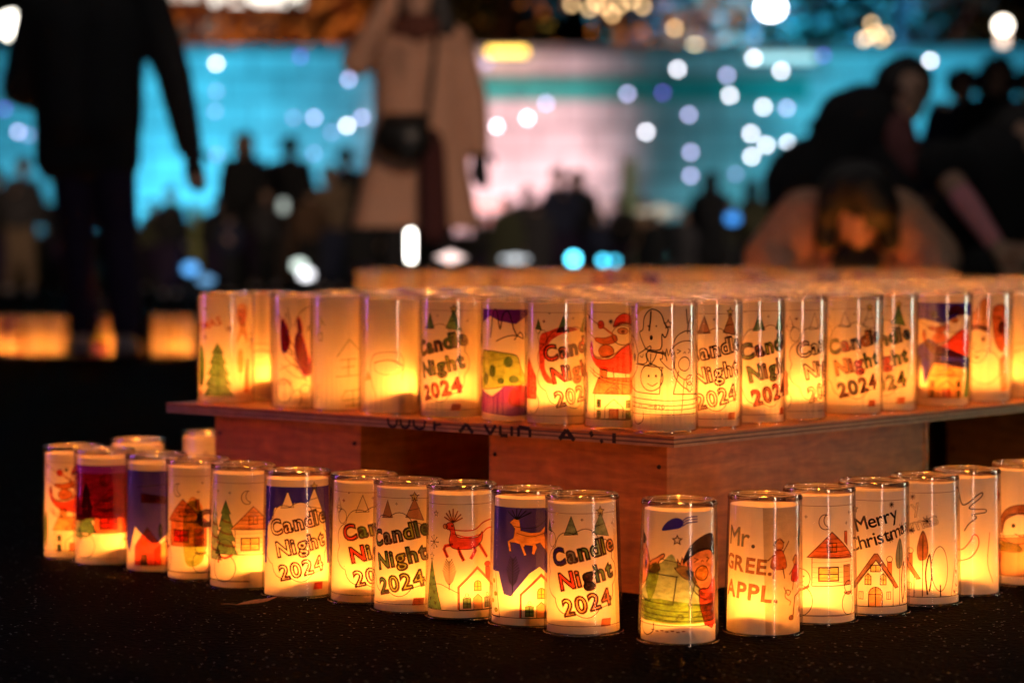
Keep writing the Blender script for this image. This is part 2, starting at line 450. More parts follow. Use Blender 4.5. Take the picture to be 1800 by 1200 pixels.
def gable_house(A, x, y, w, h, roof='rust', wall=None, door='orange', chimney='red'):
    A.shape([(x - w / 2, y), (x - w / 2, y + h * .55), (x, y + h), (x + w / 2, y + h * .55), (x + w / 2, y)], wall, 0.7)
    A.stroke([(x - w / 2 - 1.2, y), (x - w / 2 - 1.2, y + h * .56), (x, y + h + 2), (x + w / 2 + 1.2, y + h * .56), (x + w / 2 + 1.2, y)], 2.0, roof)
    A.shape([(x + w * .26, y + h * .82), (x + w * .26, y + h * 1.03), (x + w * .42, y + h * 1.03), (x + w * .42, y + h * .66)], chimney, 0.5)
    A.ell(x + w * .34, y + h * 1.10, w * .11, h * .06, chimney, 0.5)
    A.shape([(x - w * .12, y), (x - w * .12, y + h * .28), (x, y + h * .38), (x + w * .12, y + h * .28), (x + w * .12, y)], door, 0.6)
    for sx in (-.30, .30):
        cx = x + sx * w
        A.shape([(cx - w * .1, y + 2), (cx - w * .1, y + h * .28), (cx + w * .1, y + h * .28), (cx + w * .1, y + 2)], 'grey' if sx > 0 else 'green', 0.6)
        A.stroke([(cx, y + 2), (cx, y + h * .28)], 0.6); A.stroke([(cx - w * .1, y + h * .15), (cx + w * .1, y + h * .15)], 0.6)
        A.ell(cx, y + h * .36, 1.8, 2.0, None, 0.5); A.stroke(cr([(cx - 4, y + h * .32), (cx, y + h * .29), (cx + 4, y + h * .32)], 3), 0.5)
    wn = [(x - w * .1, y + h * .46)] + [(x - w * .1 * math.cos(PI * k / 8), y + h * .62 + w * .1 * math.sin(PI * k / 8)) for k in range(9)] + [(x + w * .1, y + h * .46)]
    A.shape(wn, 'olive', 0.7); A.stroke([(x, y + h * .46), (x, y + h * .7)], 0.7); A.stroke([(x - w * .1, y + h * .56), (x + w * .1, y + h * .56)], 0.6)
def reindeer(A, x, y, s, fill='red', line='line', reins='red'):
    P = lambda q: [(x + a * s, y + b * s) for a, b in q]
    body = cr(P([(-26, 22), (-22, 25), (-17, 24), (-15, 18), (-12, 8), (0, 6), (14, 7), (20, 13), (21, 8), (18, 0), (8, -7), (-6, -8), (-18, -6), (-22, 2), (-20, 14), (-25, 17)]), 4, True)
    A.shape(body, fill, 0.7, line)
    for leg in ([(-17, -2), (-27, -4), (-29, -8), (-24, -18)], [(-11, -5), (-8, -14), (-4, -22)], [(8, -4), (10, -10), (4, -20)], [(15, -1), (20, -9), (27, -19)]):
        A.stroke(P(leg), 4.0 * s, fill); 
        if line: A.stroke(P(leg), 0.7, line)
    for k, a in enumerate((150, 128, 108, 88, 66, 45, 25)):
        l = 17 - abs(k - 3) * 1.2
        A.stroke(P([(-17, 25), (-17 + l * math.cos(R(a)), 25 + l * math.sin(R(a)))]), 2.2 * s, 'skin' if line else fill)
        A.stroke(P([(-17, 25), (-17 + l * math.cos(R(a)), 25 + l * math.sin(R(a)))]), 0.6, line or fill)
    A.ell(x - 27 * s, y + 20 * s, 3.2 * s, 3 * s, 'skin', 0.6, line or fill)
    A.stroke(cr(P([(-22, 17), (-5, 15), (10, 16), (22, 24), (36, 27)]), 5), 1.6, reins)
    A.stroke(cr(P([(-18, 12), (0, 7), (18, 10), (28, 16), (40, 17)]), 5), 1.6, reins)
    A.ell(x - 18 * s, y + 21 * s, 1, 1, 'black', 0.3)
def art_deer(fill='red', sky_=None, dx=0, big=1.0):
    A = Art()
    if sky_:
        V = [(-70, 62), (-40, 62), (-30, 36), (-20, 34), (2, 62), (14, 70), (26, 60), (40, 44), (70, 52), (70, 140), (-70, 140)]
        sil = [(2 + .9 * a, 104 + .9 * b) for a, b in [(-28, 20), (-22, 25), (-14, 24), (-12, 10), (2, 7), (14, 8), (22, 16), (20, 6), (22, -2), (28, -18), (25, -20), (14, -6), (8, -8), (10, -12), (6, -22), (3, -20), (4, -10), (-6, -9), (-8, -12), (-4, -22), (-7, -23), (-13, -8), (-20, -6), (-27, -6), (-25, -18), (-28, -18), (-31, -5), (-22, 0), (-20, 12), (-24, 17)]]
        A.fill(V, sky_, [sil]); A.fill(sil, 'orange'); A.stroke(sil, .6, 'brown', True)
        for k in range(6): A.stroke([(-14, 126), (-26 + 6 * k, 140 - abs(k - 2.5) * 2)], 1.3, 'black')
        for q in ([(-18, 118), (-2, 116), (12, 118), (24, 126), (38, 128)], [(-14, 110), (4, 106), (20, 110), (34, 116)]): A.stroke(cr(q, 4), .7, 'black')
        A.fill([(-70, 10), (-40, 62), (-70, 62)], None or 'yellow') if False else None
        A.shape([(-70, 8), (-50, 74), (-36, 8)], None, 0.7)
        for (u, v) in ((-52, 50), (-46, 35), (-54, 26), (-44, 16)): A.ell(u, v, 4, 2.4, 'olive', 0.4)
        A.stroke([(-18, 34), (-18, 78)], 0.8, 'black')
        pine_branch(A, -18, 40, 40)
        gable_house(A, 16, 9, 46, 50, 'red', None, 'orange', 'red')
    else:
        frame_lines(A)
        A.star(-36, 127, 4, None, 0.6); A.flake(-40, 92, 8, 'line', 0.7)
        for k in range(8): A.ell(-40 + 8 * math.cos(k * PI / 4), 92 + 8 * math.sin(k * PI / 4), 1, 1, 'line', 0.3, None)
        reindeer(A, 6, 92, 1.0, fill)
        plain_tree(A, -44, 10, 34, 62, 'green')
        pine_branch(A, -16, 34, 36)
        A.stroke(cr([(-44, 38), (-30, 41), (-16, 36), (-4, 30)], 4), 0.6)
        gable_house(A, 18, 10, 44, 50)
    ground_line(A, 9)
    return A
def art_sleigh(col='red', roof='rust', tree='grey', dx=0, sky_=None):
    A = Art(); sh = lambda q: [(a + dx, b) for a, b in q]
    if sky_:
        A.fill([(-70, 112), (-30, 118), (0, 112), (30, 126), (70, 120), (70, 141), (-70, 141)], sky_)
        A.fill([(-60, 70), (-20, 92), (-8, 84), (50, 64), (60, 50), (30, 52), (-10, 58), (-26, 26), (-36, 60)], sky_)
        A.fill([(38, 10), (46, 62), (60, 70), (60, 10)], 'green'); A.fill([(-62, 20), (-44, 70), (-34, 66), (-36, 20)], 'olive')
        A.star(-16, 128, 5, None, 0.5)
    else:
        frame_lines(A); A.flake(-10, 128, 3.5, 'line', 0.7); A.flake(-48, 132, 3, 'line', 0.6)
    hull = sh(cr([(-33, 104), (-30, 97), (-28, 86), (-16, 82), (0, 84), (14, 96), (30, 104), (46, 102), (50, 82), (44, 66), (16, 66), (-14, 70), (-30, 82), (-36, 96)], 4, True))
    A.shape(hull, col, 0.8)
    A.stroke(sh(cr([(-33, 102), (-28, 88), (-16, 84), (2, 88), (16, 98), (34, 106)], 4)), 2.0, 'faint')
    A.ell(-8 + dx, 92, 11, 8, 'rust', 0.7)
    for q in ([(-36, 72), (-10, 60), (20, 56), (48, 54)], [(-36, 68), (-10, 56), (20, 52), (48, 50)]): A.stroke(sh(cr(q, 4)), 0.8)
    for u in (-28, -14, 2, 18, 34): A.stroke(sh([(u, 72 - (u + 28) * .05), (u + 2, 60 - (u + 28) * .12)]), 0.8)
    A.ell(14 + dx, 112, 14, 12, None, 0.8)                                      # beard and face
    A.ell(14 + dx, 117, 7, 4, 'skin', 0.6); A.ell(14 + dx, 116, 1.8, 1.4, 'skin', 0.5)
    A.shape(sh(cr([(2, 122), (6, 133), (16, 138), (28, 134), (34, 130), (28, 124), (14, 126)], 4, True)), col if not sky_ else 'red', 0.8)
    A.stroke(sh(cr([(1, 122), (14, 127), (29, 123)], 4)), 3.4, 'faint'); A.ell(35 + dx, 131, 5, 5, None, 0.7)
    A.shape(sh(cr([(6, 104), (-10, 100), (-24, 104), (-24, 108), (-10, 108), (4, 112)], 4, True)), 'rust', 0.7)
    A.ell(-16 + dx, 124, 5, 5, 'red', 0.7); A.stroke(sh([(-12, 121), (2, 112)]), 2.6, 'rust')
    A.stroke(sh([(-16, 122), (-40, 134), (-60, 140)]), 1.2, 'brown'); A.stroke(sh([(-24, 106), (-44, 116)]), 1.0, 'brown')
    A.shape(sh([(34, 106), (36, 118), (48, 114), (46, 104)]), 'brown', 0.7); A.stroke(sh([(36, 106), (46, 116)]), 1.0, 'faint'); A.stroke(sh([(36, 116), (46, 106)]), 1.0, 'faint')
    # house under the sleigh
    A.ell(-46 + dx, 40, 6, 26, tree, 0.6); A.stroke(sh([(-46, 10), (-46, 30)]), 0.8)
    A.shape(sh([(-24, 10), (-24, 40), (30, 40), (30, 10)]), 'orange' if sky_ else None, 0.7)
    A.shape(sh([(-28, 40), (-18, 60), (26, 60), (34, 40)]), roof, 0.8)
    A.shape(sh([(-16, 60), (-16, 70), (-6, 70), (-6, 60)]), roof, 0.6); A.ell(-11 + dx, 71, 6, 1.8, roof, 0.5)
    A.shape(sh([(-8, 42), (4, 53), (16, 42)]), None, 0.7); A.ell(4 + dx, 45, 3.6, 3.6, 'yellow', 0.6)
    A.shape(sh([(-8, 10), (-8, 24), (4, 34), (16, 24), (16, 10)]), None, 0.7); A.shape(sh([(-2, 10), (-2, 22), (10, 22), (10, 10)]), 'rust', 0.6)
    for u in (-17, 23):
        for v in (15, 28):
            A.shape(sh([(u - 3, v - 4), (u - 3, v + 5), (u + 3, v + 5), (u + 3, v - 4)]), 'green', 0.7); A.stroke(sh([(u, v - 4), (u, v + 5)]), 0.8); A.stroke(sh([(u - 3, v), (u + 3, v)]), 0.8)
    ground_line(A, 9)
    return A
def art_cabin(dx=0, sky_=None, trees='green', roof='rust', wall=None, c_letter=None, garland='red', bush=None):
    A = Art(); sh = lambda q: [(a + dx, b) for a, b in q]
    if sky_:
        A.fill([(-70, 60), (-40, 60), (-30, 66), (26, 66), (40, 60), (70, 84), (70, 141), (-70, 141)], sky_)
    else:
        frame_lines(A)
        for (u, v) in ((-20, 126), (34, 118), (40, 130), (-40, 128)): A.star(u + dx, v, 2.2, None, 0.4, pts=4, inner=0.3)
    moon = [(4 + 8 * math.cos(R(a)), 120 + 9 * math.sin(R(a))) for a in range(70, 310, 20)] + [(9 + 7 * math.cos(R(a)), 122 + 8 * math.sin(R(a))) for a in range(265, 110, -20)]
    A.shape(sh(moon), 'yellow' if sky_ else None, 0.7)
    if trees is not False:
        conifer(A, -48 + dx, 36, 34, 78, ('teal' if trees else None), 4, garland)
        if trees: conifer(A, -26 + dx, 44, 36, 72, trees, 4, garland)
    A.shape(sh([(-12, 44), (-12, 78), (44, 78), (44, 44)]), wall, 0.7)
    A.shape(sh([(-18, 78), (12, 108), (48, 76)]), roof, 0.8)
    for k in range(5): A.stroke(sh([(-13 + k * 4.5, 80 + k * 5), (43 - k * 5.5, 80 + k * 5)]), 0.45)
    A.shape(sh([(30, 96), (30, 108), (35, 108), (35, 91)]), roof, 0.6)
    A.shape(sh([(6, 84), (6, 95), (18, 95), (18, 84)]), 'yellow', 0.7); A.stroke(sh([(12, 84), (12, 95)]), 0.7); A.stroke(sh([(6, 90), (18, 90)]), 0.7)
    A.shape(sh([(-4, 50), (-4, 66), (20, 66), (20, 50)]), 'yellow' if not wall else 'red', 1.2); A.stroke(sh([(8, 50), (8, 66)]), 1.0); A.stroke(sh([(-4, 58), (20, 58)]), 1.0)
    A.shape(sh([(28, 44), (28, 68), (40, 68), (40, 44)]), 'rust' if wall else 'faint', 0.6)
    for k in range(5): A.stroke(sh([(-12, 48 + k * 6), (44, 48 + k * 6)]), 0.3, 'faint')
    # snowmen
    A.ell(-28 + dx, 26, 17, 19, None, 0.7); A.ell(-26 + dx, 52, 12, 12, None, 0.7)
    A.stroke(sh(cr([(-38, 43), (-26, 39), (-15, 44)], 4)), 3.0, 'red' if not sky_ else 'olive'); A.stroke(sh([(-34, 42), (-37, 32)]), 2.8, 'red' if not sky_ else 'olive')
    A.ell(-29 + dx, 55, .9, .9, 'black', .3); A.ell(-22 + dx, 55, .9, .9, 'black', .3); A.stroke(sh(cr([(-30, 49), (-26, 47), (-22, 49)], 3)), .6)
    A.ell(36 + dx, 22, 11, 14, None, 0.7); A.ell(36 + dx, 42, 7, 7, None, 0.7); A.stroke(sh(cr([(28, 36), (36, 33), (44, 36)], 3)), 2.4, 'brown')
    if bush:
        A.fill(sh(cr([(18, 18), (12, 50), (14, 92), (24, 106), (36, 100), (42, 60), (38, 24)], 4, True)), bush)
        A.fill(sh(cr([(14, 92), (26, 112), (40, 96), (28, 86)], 4, True)), 'orange')
    if c_letter: A.text('C', 34 + dx, 70, 30, [c_letter], 'line', 'line', 0.04, R(12))
    ground_line(A, 8)
    return A
def art_merry(fill='black', dx=0, trees=True, house='rust', second=False):
    A = Art(); sh = lambda q: [(a + dx, b) for a, b in q]
    frame_lines(A)
    A.star(-28 + dx, 128, 4.5, None, 0.6); A.flake(-34 + dx, 97, 2.8); A.flake(38 + dx, 104, 7, 'line', 0.7); A.flake(18 + dx, 92, 5, 'line', 0.7); A.flake(20 + dx, 134, 4, 'line', .7)
    A.text('Merry', -24 + dx, 100, 24, [fill] if fill else None, 'line', None, 0.0, R(17), 0.06)
    A.text('Christmas', -34 + dx, 74, 24, [fill] if fill else None, 'line', None, 0.0, R(17), 0.05)
    # A-frame house
    A.shape(sh([(-22, 9), (-22, 38), (0, 66), (22, 38), (22, 9)]), None, 0.7)
    A.shape(sh([(-30, 32), (-2, 74), (2, 74), (30, 32), (25, 31), (0, 66), (-25, 31)]), house, 0.7)
    A.shape(sh([(-8, 9)] + [(8 * -math.cos(PI * k / 8), 24 + 9 * math.sin(PI * k / 8)) for k in range(9)] + [(8, 9)]), 'orange', 0.9); A.stroke(sh([(0, 9), (0, 33)]), 0.8); A.stroke(sh([(-8, 24), (8, 24)]), 0.8)
    for u in (-9, 9):
        A.shape(sh([(u - 3.5, 36), (u - 3.5, 46), (u, 50), (u + 3.5, 46), (u + 3.5, 36)]), 'yellow', 0.8); A.stroke(sh([(u, 36), (u, 49)]), 0.6); A.stroke(sh([(u - 3.5, 42), (u + 3.5, 42)]), 0.6)
    A.shape(sh([(-6, 52), (-6, 60), (6, 60), (6, 52)]), 'yellow', 0.8); A.stroke(sh([(0, 52), (0, 60)]), 0.7)
    for u in (-17, 16): A.shape(sh([(u - 2.5, 18), (u - 2.5, 27), (u + 2.5, 27), (u + 2.5, 18)]), None, 0.6); A.stroke(sh([(u, 18), (u, 27)]), 0.5)
    A.shape(sh([(14, 54), (14, 64), (20, 64), (20, 46)]), 'rust', 0.5); A.ell(17 + dx, 67, 4, 3.6, None, 0.6)
    if trees:
        A.shape(sh(cr([(28, 56), (26, 72), (33, 92), (39, 74), (37, 58)], 4, True)), 'grey' if fill else 'brown', 0.5); A.stroke(sh([(32, 10), (33, 86)]), .8)
        A.stroke(sh(cr([(38, 12), (36, 40), (41, 62), (43, 34), (40, 16)], 5)), 1.4, 'line')
        A.ell(54 + dx, 44, 11, 28, None, 0.7); A.stroke(sh([(54, 9), (54, 24)]), 1.2)
        plain_tree(A, 86 + dx, 9, 32, 64, None)
    ground_line(A, 9)
    return A
def kid(A, x, y, s, hat='black', scarf='red', skin='skin', flip=1, line='line', hand=True):
    P = lambda q: [(x + flip * a * s, y + b * s) for a, b in q]
    A.shape(cr(P([(-18, 4), (-16, 16), (-4, 22), (12, 21), (20, 12), (20, -4), (12, -18), (0, -22), (-12, -14)]), 4, True), skin, 0.9, line)
    if hat: A.shape(cr(P([(-24, 8), (-14, 28), (6, 38), (22, 34), (24, 14), (10, 21), (-8, 19)]), 4, True), hat, 0.9, line)
    else: A.stroke(cr(P([(-18, 14), (-12, 28), (4, 34), (20, 28)]), 4), 0.9, line)
    A.ell(x + flip * -1 * s, y - 4 * s, 9 * s, 8 * s, 'yellow' if skin else None, 0.9, line)
    for u in (-9, 8): A.stroke(P([(u - 3, 13), (u + 2, 11), (u - 3, 8)]), 0.8, line)
    A.stroke(cr(P([(-3, 8), (-1, 10), (1, 8)]), 3), 0.7, line)
    if scarf: A.shape(cr(P([(-6, -22), (8, -22), (24, -10), (26, -60), (2, -60)]), 2, True), scarf, 0.8, line)
    else: A.stroke(P([(-2, -22), (-6, -60)]), 0.9, line)
    if hand:
        hx = cr(P([(-20, -10), (-26, -6), (-33, 2), (-30, 3), (-30, 12), (-27, 6), (-25, 14), (-23, 6), (-20, 14), (-19, 5), (-15, 10), (-15, 0), (-16, -8)]), 3, True)
        A.shape(hx, skin, 0.8, line)
        A.stroke(cr(P([(-18, -10), (-14, -20), (-4, -30), (6, -34)]), 4), 0.9, line)
def art_car(colour=True):
    A = Art(); line = 'line'
    if colour:
        A.fill(cr([(-62, 26), (-62, 52), (-46, 66), (-34, 86), (-20, 92), (-8, 102), (0, 90), (14, 86), (30, 58), (62, 54), (62, 26), (20, 23), (-30, 24)], 3, True), 'teal')
        A.fill(cr([(-60, 24), (-60, 44), (-20, 50), (30, 44), (62, 46), (62, 24)], 2, True), 'olive')
        A.fill(cr([(-46, 66), (-38, 86), (-24, 90), (-26, 66), (-36, 46)], 3, True), 'olive')
    # window posts and body lines
    A.stroke([(-22, 96), (2, 92)], 0.9); A.stroke([(-44, 80), (0, 76)], 0.9)
    A.stroke([(-64, 54), (-42, 46), (-6, 44), (-2, 76)], 1.0); A.stroke([(12, 44), (20, 72)], 1.0); A.stroke([(12, 44), (62, 42)], 1.0)
    for yy in (37, 31, 26): A.stroke(cr([(-66, yy + 3), (-30, yy + 1), (10, yy - 1), (66, yy)], 4), 0.8)
    A.stroke(cr([(-52, 22), (-50, 12), (-40, 7), (-30, 12), (-29, 22)], 4), 0.9)
    A.stroke([(-66, 20), (66, 19)], 0.7)
    # pointing child on the left
    A.shape(cr([(-70, 108), (-50, 112), (-40, 98), (-38, 84), (-46, 68), (-70, 62)], 4, True), 'skin' if colour else None, 1.0)
    A.ell(-46, 88, 2.2, 5, 'line', 0.6); A.ell(-52, 102, 1.2, 2, 'line', .4)
    if colour: A.fill(cr([(-66, 122), (-56, 124), (-46, 116), (-56, 110)], 4, True), 'black')
    A.shape(cr([(-40, 82), (-36, 92), (-28, 96), (-18, 102), (-17, 98), (-24, 92), (-22, 84), (-28, 80)], 3, True), 'skin' if colour else None, 1.0)
    A.stroke(cr([(-34, 90), (-30, 88), (-28, 92)], 3), .8)
    kid(A, 30, 84, 1.05, 'black' if colour else None, 'red' if colour else None, 'skin' if colour else None)
    A.star(-2 if colour else 6, 128 if not colour else 118, 5.5, None, 0.9)
    if colour:
        A.shape(cr([(-20, 129), (-14, 138), (-4, 143), (4, 140), (2, 133), (-10, 130)], 4, True), 'navy', 1.0, 'navy')
        for k in range(3): A.stroke(cr([(4, 140 - 3 * k), (10, 144 - 3 * k), (22, 145 - 3 * k)], 4), 1.3, 'navy')
        A.fill([(8, 84), (14, 70), (18, 82)], 'black')
        A.stroke(cr([(-2, 28), (2, 33), (6, 30), (4, 28)], 3), 1.0, 'black')
        for u in range(7): A.ell(-30 + u * 6, 14 - (u % 2), 2.4, .8, 'brown', .3, None)
    else:
        # passengers drawn simply behind the car: a baby in a bonnet and a small bird-like toy is left out
        A.shape(cr([(-30, 108), (-34, 118), (-28, 122), (-26, 136), (-16, 146), (-4, 142), (2, 128), (6, 122), (2, 112), (-2, 116), (-4, 98), (-24, 98)], 4, False), None, 1.5, 'black')
        A.ell(-16, 112, 1.8, 2.6, 'black', .6); A.ell(-20, 126, .8, .8, 'black', .4); A.ell(-9, 126, .8, .8, 'black', .4)
        A.stroke(cr([(-16, 144), (-17, 132), (-19, 120)], 3), 2.0, 'black')
        A.stroke([(-22, 96), (2, 94), (4, 84)], 1.4, 'black')
        A.ell(-17, 64, 16, 16, None, 1.4, 'black'); A.ell(-20, 66, 1.2, 1.6, 'black', .4); A.ell(-10, 66, 1.2, 1.6, 'black', .4); A.stroke(cr([(-22, 57), (-15, 54), (-8, 58)], 4), 1.2, 'black')
        for u in (-22, -17, -11): A.stroke(cr([(-17, 79), (u, 88), (u * 1.2 + 4, 93)], 3), 1.2, 'black')
        A.stroke(cr([(34, 116), (36, 128), (44, 138), (48, 128), (40, 120)], 4), 1.2, 'line'); A.stroke([(34, 128), (32, 146)], 1.6, 'line')
        A.ell(38, 60, 7, 6, None, 1.0); A.ell(38, 52, 6, 6, None, 1.0)
        A.text('ハニー820', -38, 27, 8.5, ['black'], None, None, 0.015, R(-2), 0.12)
        for k, a in enumerate(range(40, 175, 15)): pass
        A.stroke(cr([(-42, 132), (-34, 146), (-14, 151)], 5), 6, 'yellow')
    return A
def art_apple():
    A = Art()
    A.fill([(3, 0), (-2, 149), (72, 149), (72, 0)], 'seam')
    A.text('Mr.', -52, 104, 32, ['grey', 'grey', 'grey'], 'faint', None, 0.0, R(-3), 0.10)
    A.text('GREE.', -58, 76, 25, ['brown'], 'faint', None, 0.02, R(-5), 0.10)
    A.text('APPL.', -56, 44, 27, ['brown'], 'faint', None, 0.02, R(-5), 0.10)
    def dancer(x, y, s, c):
        A.ell(x, y + 22 * s, 5 * s, 5.5 * s, 'orange', 0.8, 'brown')
        A.stroke(cr([(x - 6 * s, y + 22 * s), (x, y + 29 * s), (x + 6 * s, y + 24 * s)], 4), 1.6, 'brown')
        A.shape(cr([(x - 4 * s, y + 16 * s), (x + 4 * s, y + 16 * s), (x + 9 * s, y), (x, y - 3 * s), (x - 9 * s, y)], 3, True), c, 0.8, 'brown')
        for u in (-4, 4): A.stroke([(x + u * s, y), (x + u * 1.6 * s, y - 12 * s)], 1.6, 'brown')
        A.stroke([(x - 4 * s, y + 14 * s), (x - 12 * s, y + 6 * s)], 1.5, 'brown'); A.stroke([(x + 4 * s, y + 14 * s), (x + 12 * s, y + 26 * s)], 1.5, 'brown')
    dancer(18, 80, 1.15, 'rust'); dancer(44, 64, 1.0, 'red')
    A.ell(58, 112, 6, 12, 'green', .6)
    A.stroke(cr([(24, 56), (30, 46), (34, 50), (28, 52), (26, 44), (34, 38), (32, 34)], 5), 1.2, 'brown')
    A.stroke([(38, 20), (42, 44), (58, 50), (58, 28)], 2.2, 'brown'); A.ell(35, 19, 4, 3, 'brown', .4); A.ell(55, 27, 4, 3, 'brown', .4)
    return A
def art_hand():
    A = Art()
    A.stroke(cr([(-26, 78), (-14, 96), (-12, 112), (-16, 132), (-11, 138), (-4, 116), (14, 128), (22, 132), (20, 126), (4, 112), (26, 110), (26, 106), (8, 104), (14, 100), (4, 92), (-2, 82)], 5), 1.5, 'black')
    A.stroke(cr([(-40, 130), (-32, 90), (-24, 66), (-6, 58), (6, 70), (10, 78), (16, 74), (16, 62), (6, 48), (-12, 44), (-30, 50)], 5), 1.6, 'red')
    A.stroke(cr([(34, 80), (30, 40), (40, 14)], 4), 1.2, 'rust')
    return A
def art_wave():
    A = Art(); A.stroke([(-70, 60), (-20, 64), (40, 72), (70, 74)], 0.9); A.star(-44, 116, 9, 'red', 0.8)
    A.shape(cr([(-30, 70), (-26, 88), (-8, 94), (14, 90), (20, 74), (8, 58), (-12, 54), (-26, 60)], 4, True), None, 1.0)
    A.shape(cr([(-36, 66), (-34, 88), (-20, 102), (2, 106), (14, 96), (-8, 94), (-26, 84), (-30, 70)], 4, True), 'brown', 0.9)
    A.ell(-14, 78, 2.4, 2.6, 'black', .5); A.ell(6, 80, 2.4, 2.6, 'black', .5); A.stroke(cr([(-12, 68), (-3, 64), (6, 68)], 4), 1.0)
    A.shape(cr([(-46, 60), (-30, 56), (-6, 52), (-4, 44), (-36, 44), (-48, 52)], 3, True), 'olive', 0.8)
    A.fill([(-66, 10), (-66, 58), (60, 70), (60, 12)], 'faint'); A.stroke([(-66, 10), (60, 12)], .7)
    A.fill([(-40, 28), (-40, 40), (-30, 41), (-30, 29)], 'red')
    return A
def art_kanji():
    A = Art(); w = 1.4
    A.stroke([(-6, 70), (12, 94), (34, 74)], w, 'olive')
    for q in ([(-2, 66), (24, 68)], [(0, 56), (22, 58)], [(-8, 44), (28, 46)], [(11, 68), (11, 45)]): A.stroke(q, w, 'olive')
    for q in ([(8, 26), (0, 14)], [(4, 24), (32, 27)], [(2, 12), (34, 15)], [(6, 4), (34, 6)], [(18, 26), (18, -2 + 4)]): A.stroke(q, w, 'olive')
    A.stroke([(-36, 124), (-24, 112)], w, 'olive'); A.stroke([(-30, 118), (-40, 104)], w, 'olive'); A.shape([(-38, 92), (-38, 102), (-30, 102), (-30, 92)], None, w, 'olive')
    A.stroke([(34, 112), (52, 122)], w, 'olive'); A.stroke([(46, 134), (38, 100)], w, 'olive')
    for k in range(4): A.stroke([(-42, 30 - k * 5), (-34, 33 - k * 5)], w, 'olive')
    return A
def art_scribble():
    A = Art(); rnd = random.Random(4)
    for k in range(5):
        A.stroke(cr([(-30 + rnd.uniform(-10, 14), 135 + rnd.uniform(-6, 6)), (-24 + rnd.uniform(-8, 16), 110), (-28 + rnd.uniform(-6, 20), 86), (-14 + rnd.uniform(-10, 20), 68), (rnd.uniform(-10, 20), 52)], 6), 0.9, 'line')
    for q in ([(-30, 118), (-22, 116), (-14, 90), (-22, 74), (-30, 84)], [(-6, 100), (2, 102), (12, 70), (18, 48), (6, 44), (-4, 62), (-8, 80)], [(-4, 120), (0, 122), (4, 104), (-2, 100)]):
        A.fill(cr(q, 4, True), 'purple'); A.fill(cr([(a + 1, b + 2) for a, b in q], 4, True), 'red')
    A.stroke(cr([(-8, 112), (0, 130), (16, 140), (34, 143)], 5), .9); A.stroke(cr([(10, 104), (22, 120), (26, 96), (12, 112), (30, 108)], 5), .9)
    A.ell(-26, 22, 15, 17, None, .9); A.stroke([(-36, 36), (-32, 30), (-28, 37), (-24, 30), (-20, 37), (-16, 30), (-12, 36)], .8)
    A.ell(8, 24, 7, 7, None, .9); A.stroke(cr([(-10, 20), (-2, 24), (2, 10), (-2, 2)], 4), .9)
    for k in range(9): A.ell(-32 + (k % 3) * 4 + k, 12 + k * 2 % 9, .9, .9, 'line', .3, None)
    A.stroke(cr([(-30, 60), (0, 40), (24, 56), (34, 80)], 5), .8); A.stroke(cr([(-34, 50), (-10, 58), (10, 36)], 5), .8)
    for k in range(6): A.ell(20 + (k % 2) * 5, 12 - k * 1.2, 1, 1, 'black', .3, None)
    return A
def art_forest():
    A = Art(); A.flake(-32, 132, 3, 'faint', .8); A.flake(-34, 92, 4, 'faint', .8); A.flake(6, 104, 6, 'faint', .8)
    A.text('STMAS', -56, 96, 17, ['rust'], None, None, 0.03, R(16), 0.04)
    A.ell(-44, 50, 9, 30, 'green', .5); A.fill([(-52, 22), (-44, 60), (-40, 22)], 'olive')
    conifer(A, -12, 8, 50, 76, 'green', 5, 'olive'); A.star(-46, 12, 5, 'red', .4)
    A.fill(cr([(18, 134), (24, 140), (34, 138), (38, 128), (34, 112), (38, 96), (38, 82), (28, 96), (16, 82), (22, 104), (18, 118)], 4, True), 'orange')
    A.fill(cr([(20, 130), (34, 130), (34, 112), (24, 108)], 3, True), 'rust')
    A.ell(24, 58, 6, 18, 'orange', .4, None); A.stroke([(24, 30), (24, 50)], 1.5, 'orange')
    for q in ([(44, 88), (66, 90)], [(55, 100), (55, 72)], [(54, 88), (44, 76)], [(56, 88), (66, 77)], [(46, 96), (64, 97)]): A.stroke(q, 2.2, 'black')
    A.fill([(30, 12), (36, 60), (42, 62), (44, 12)], 'rust')
    return A
def art_plain():
    A = Art(); A.stroke(cr([(-20, 20), (-30, 50), (-24, 76), (8, 80), (20, 70), (18, 44)], 5), .8, 'faint'); A.ell(-2, 60, 22, 10, None, .6, 'faint'); A.fill([(-44, 40), (-36, 56), (-28, 44)], 'orange')
    A.stroke(cr([(-24, 66), (0, 70), (18, 62)], 4), 1.6, 'faint')
    return A
def art_dusk():
    A = Art()
    A.fill([(-70, 118), (-34, 132), (-20, 126), (4, 122), (20, 134), (44, 124), (70, 126), (70, 141), (-70, 141)], 'purple')
    A.stroke(cr([(-34, 104), (-30, 134), (-24, 140), (-18, 116), (-14, 134), (-6, 138), (2, 114), (8, 106)], 5), 1.4, 'line'); A.stroke(cr([(-24, 100), (-10, 106), (4, 108), (14, 104), (10, 112), (2, 102)], 5), 1.3)
    A.shape(cr([(-60, 84), (-38, 88), (-14, 86), (6, 82), (12, 66), (20, 50), (8, 44), (-8, 44), (-26, 40), (-60, 42)], 3, True), 'olive', .8)
    for q in ((-30, 62, 6, 8), (-6, 74, 6, 7), (2, 52, 7, 5), (-44, 52, 7, 8), (-16, 50, 5, 4)): A.ell(q[0], q[1], q[2], q[3], 'green', .3, None)
    A.fill(cr([(-66, 10), (-66, 40), (-30, 30), (-10, 44), (20, 44), (48, 66), (66, 60), (66, 10)], 2, True), 'purple')
    A.fill(cr([(0, 18), (-4, 34), (8, 44), (30, 46), (50, 60), (54, 20)], 3, True), 'red')
    return A
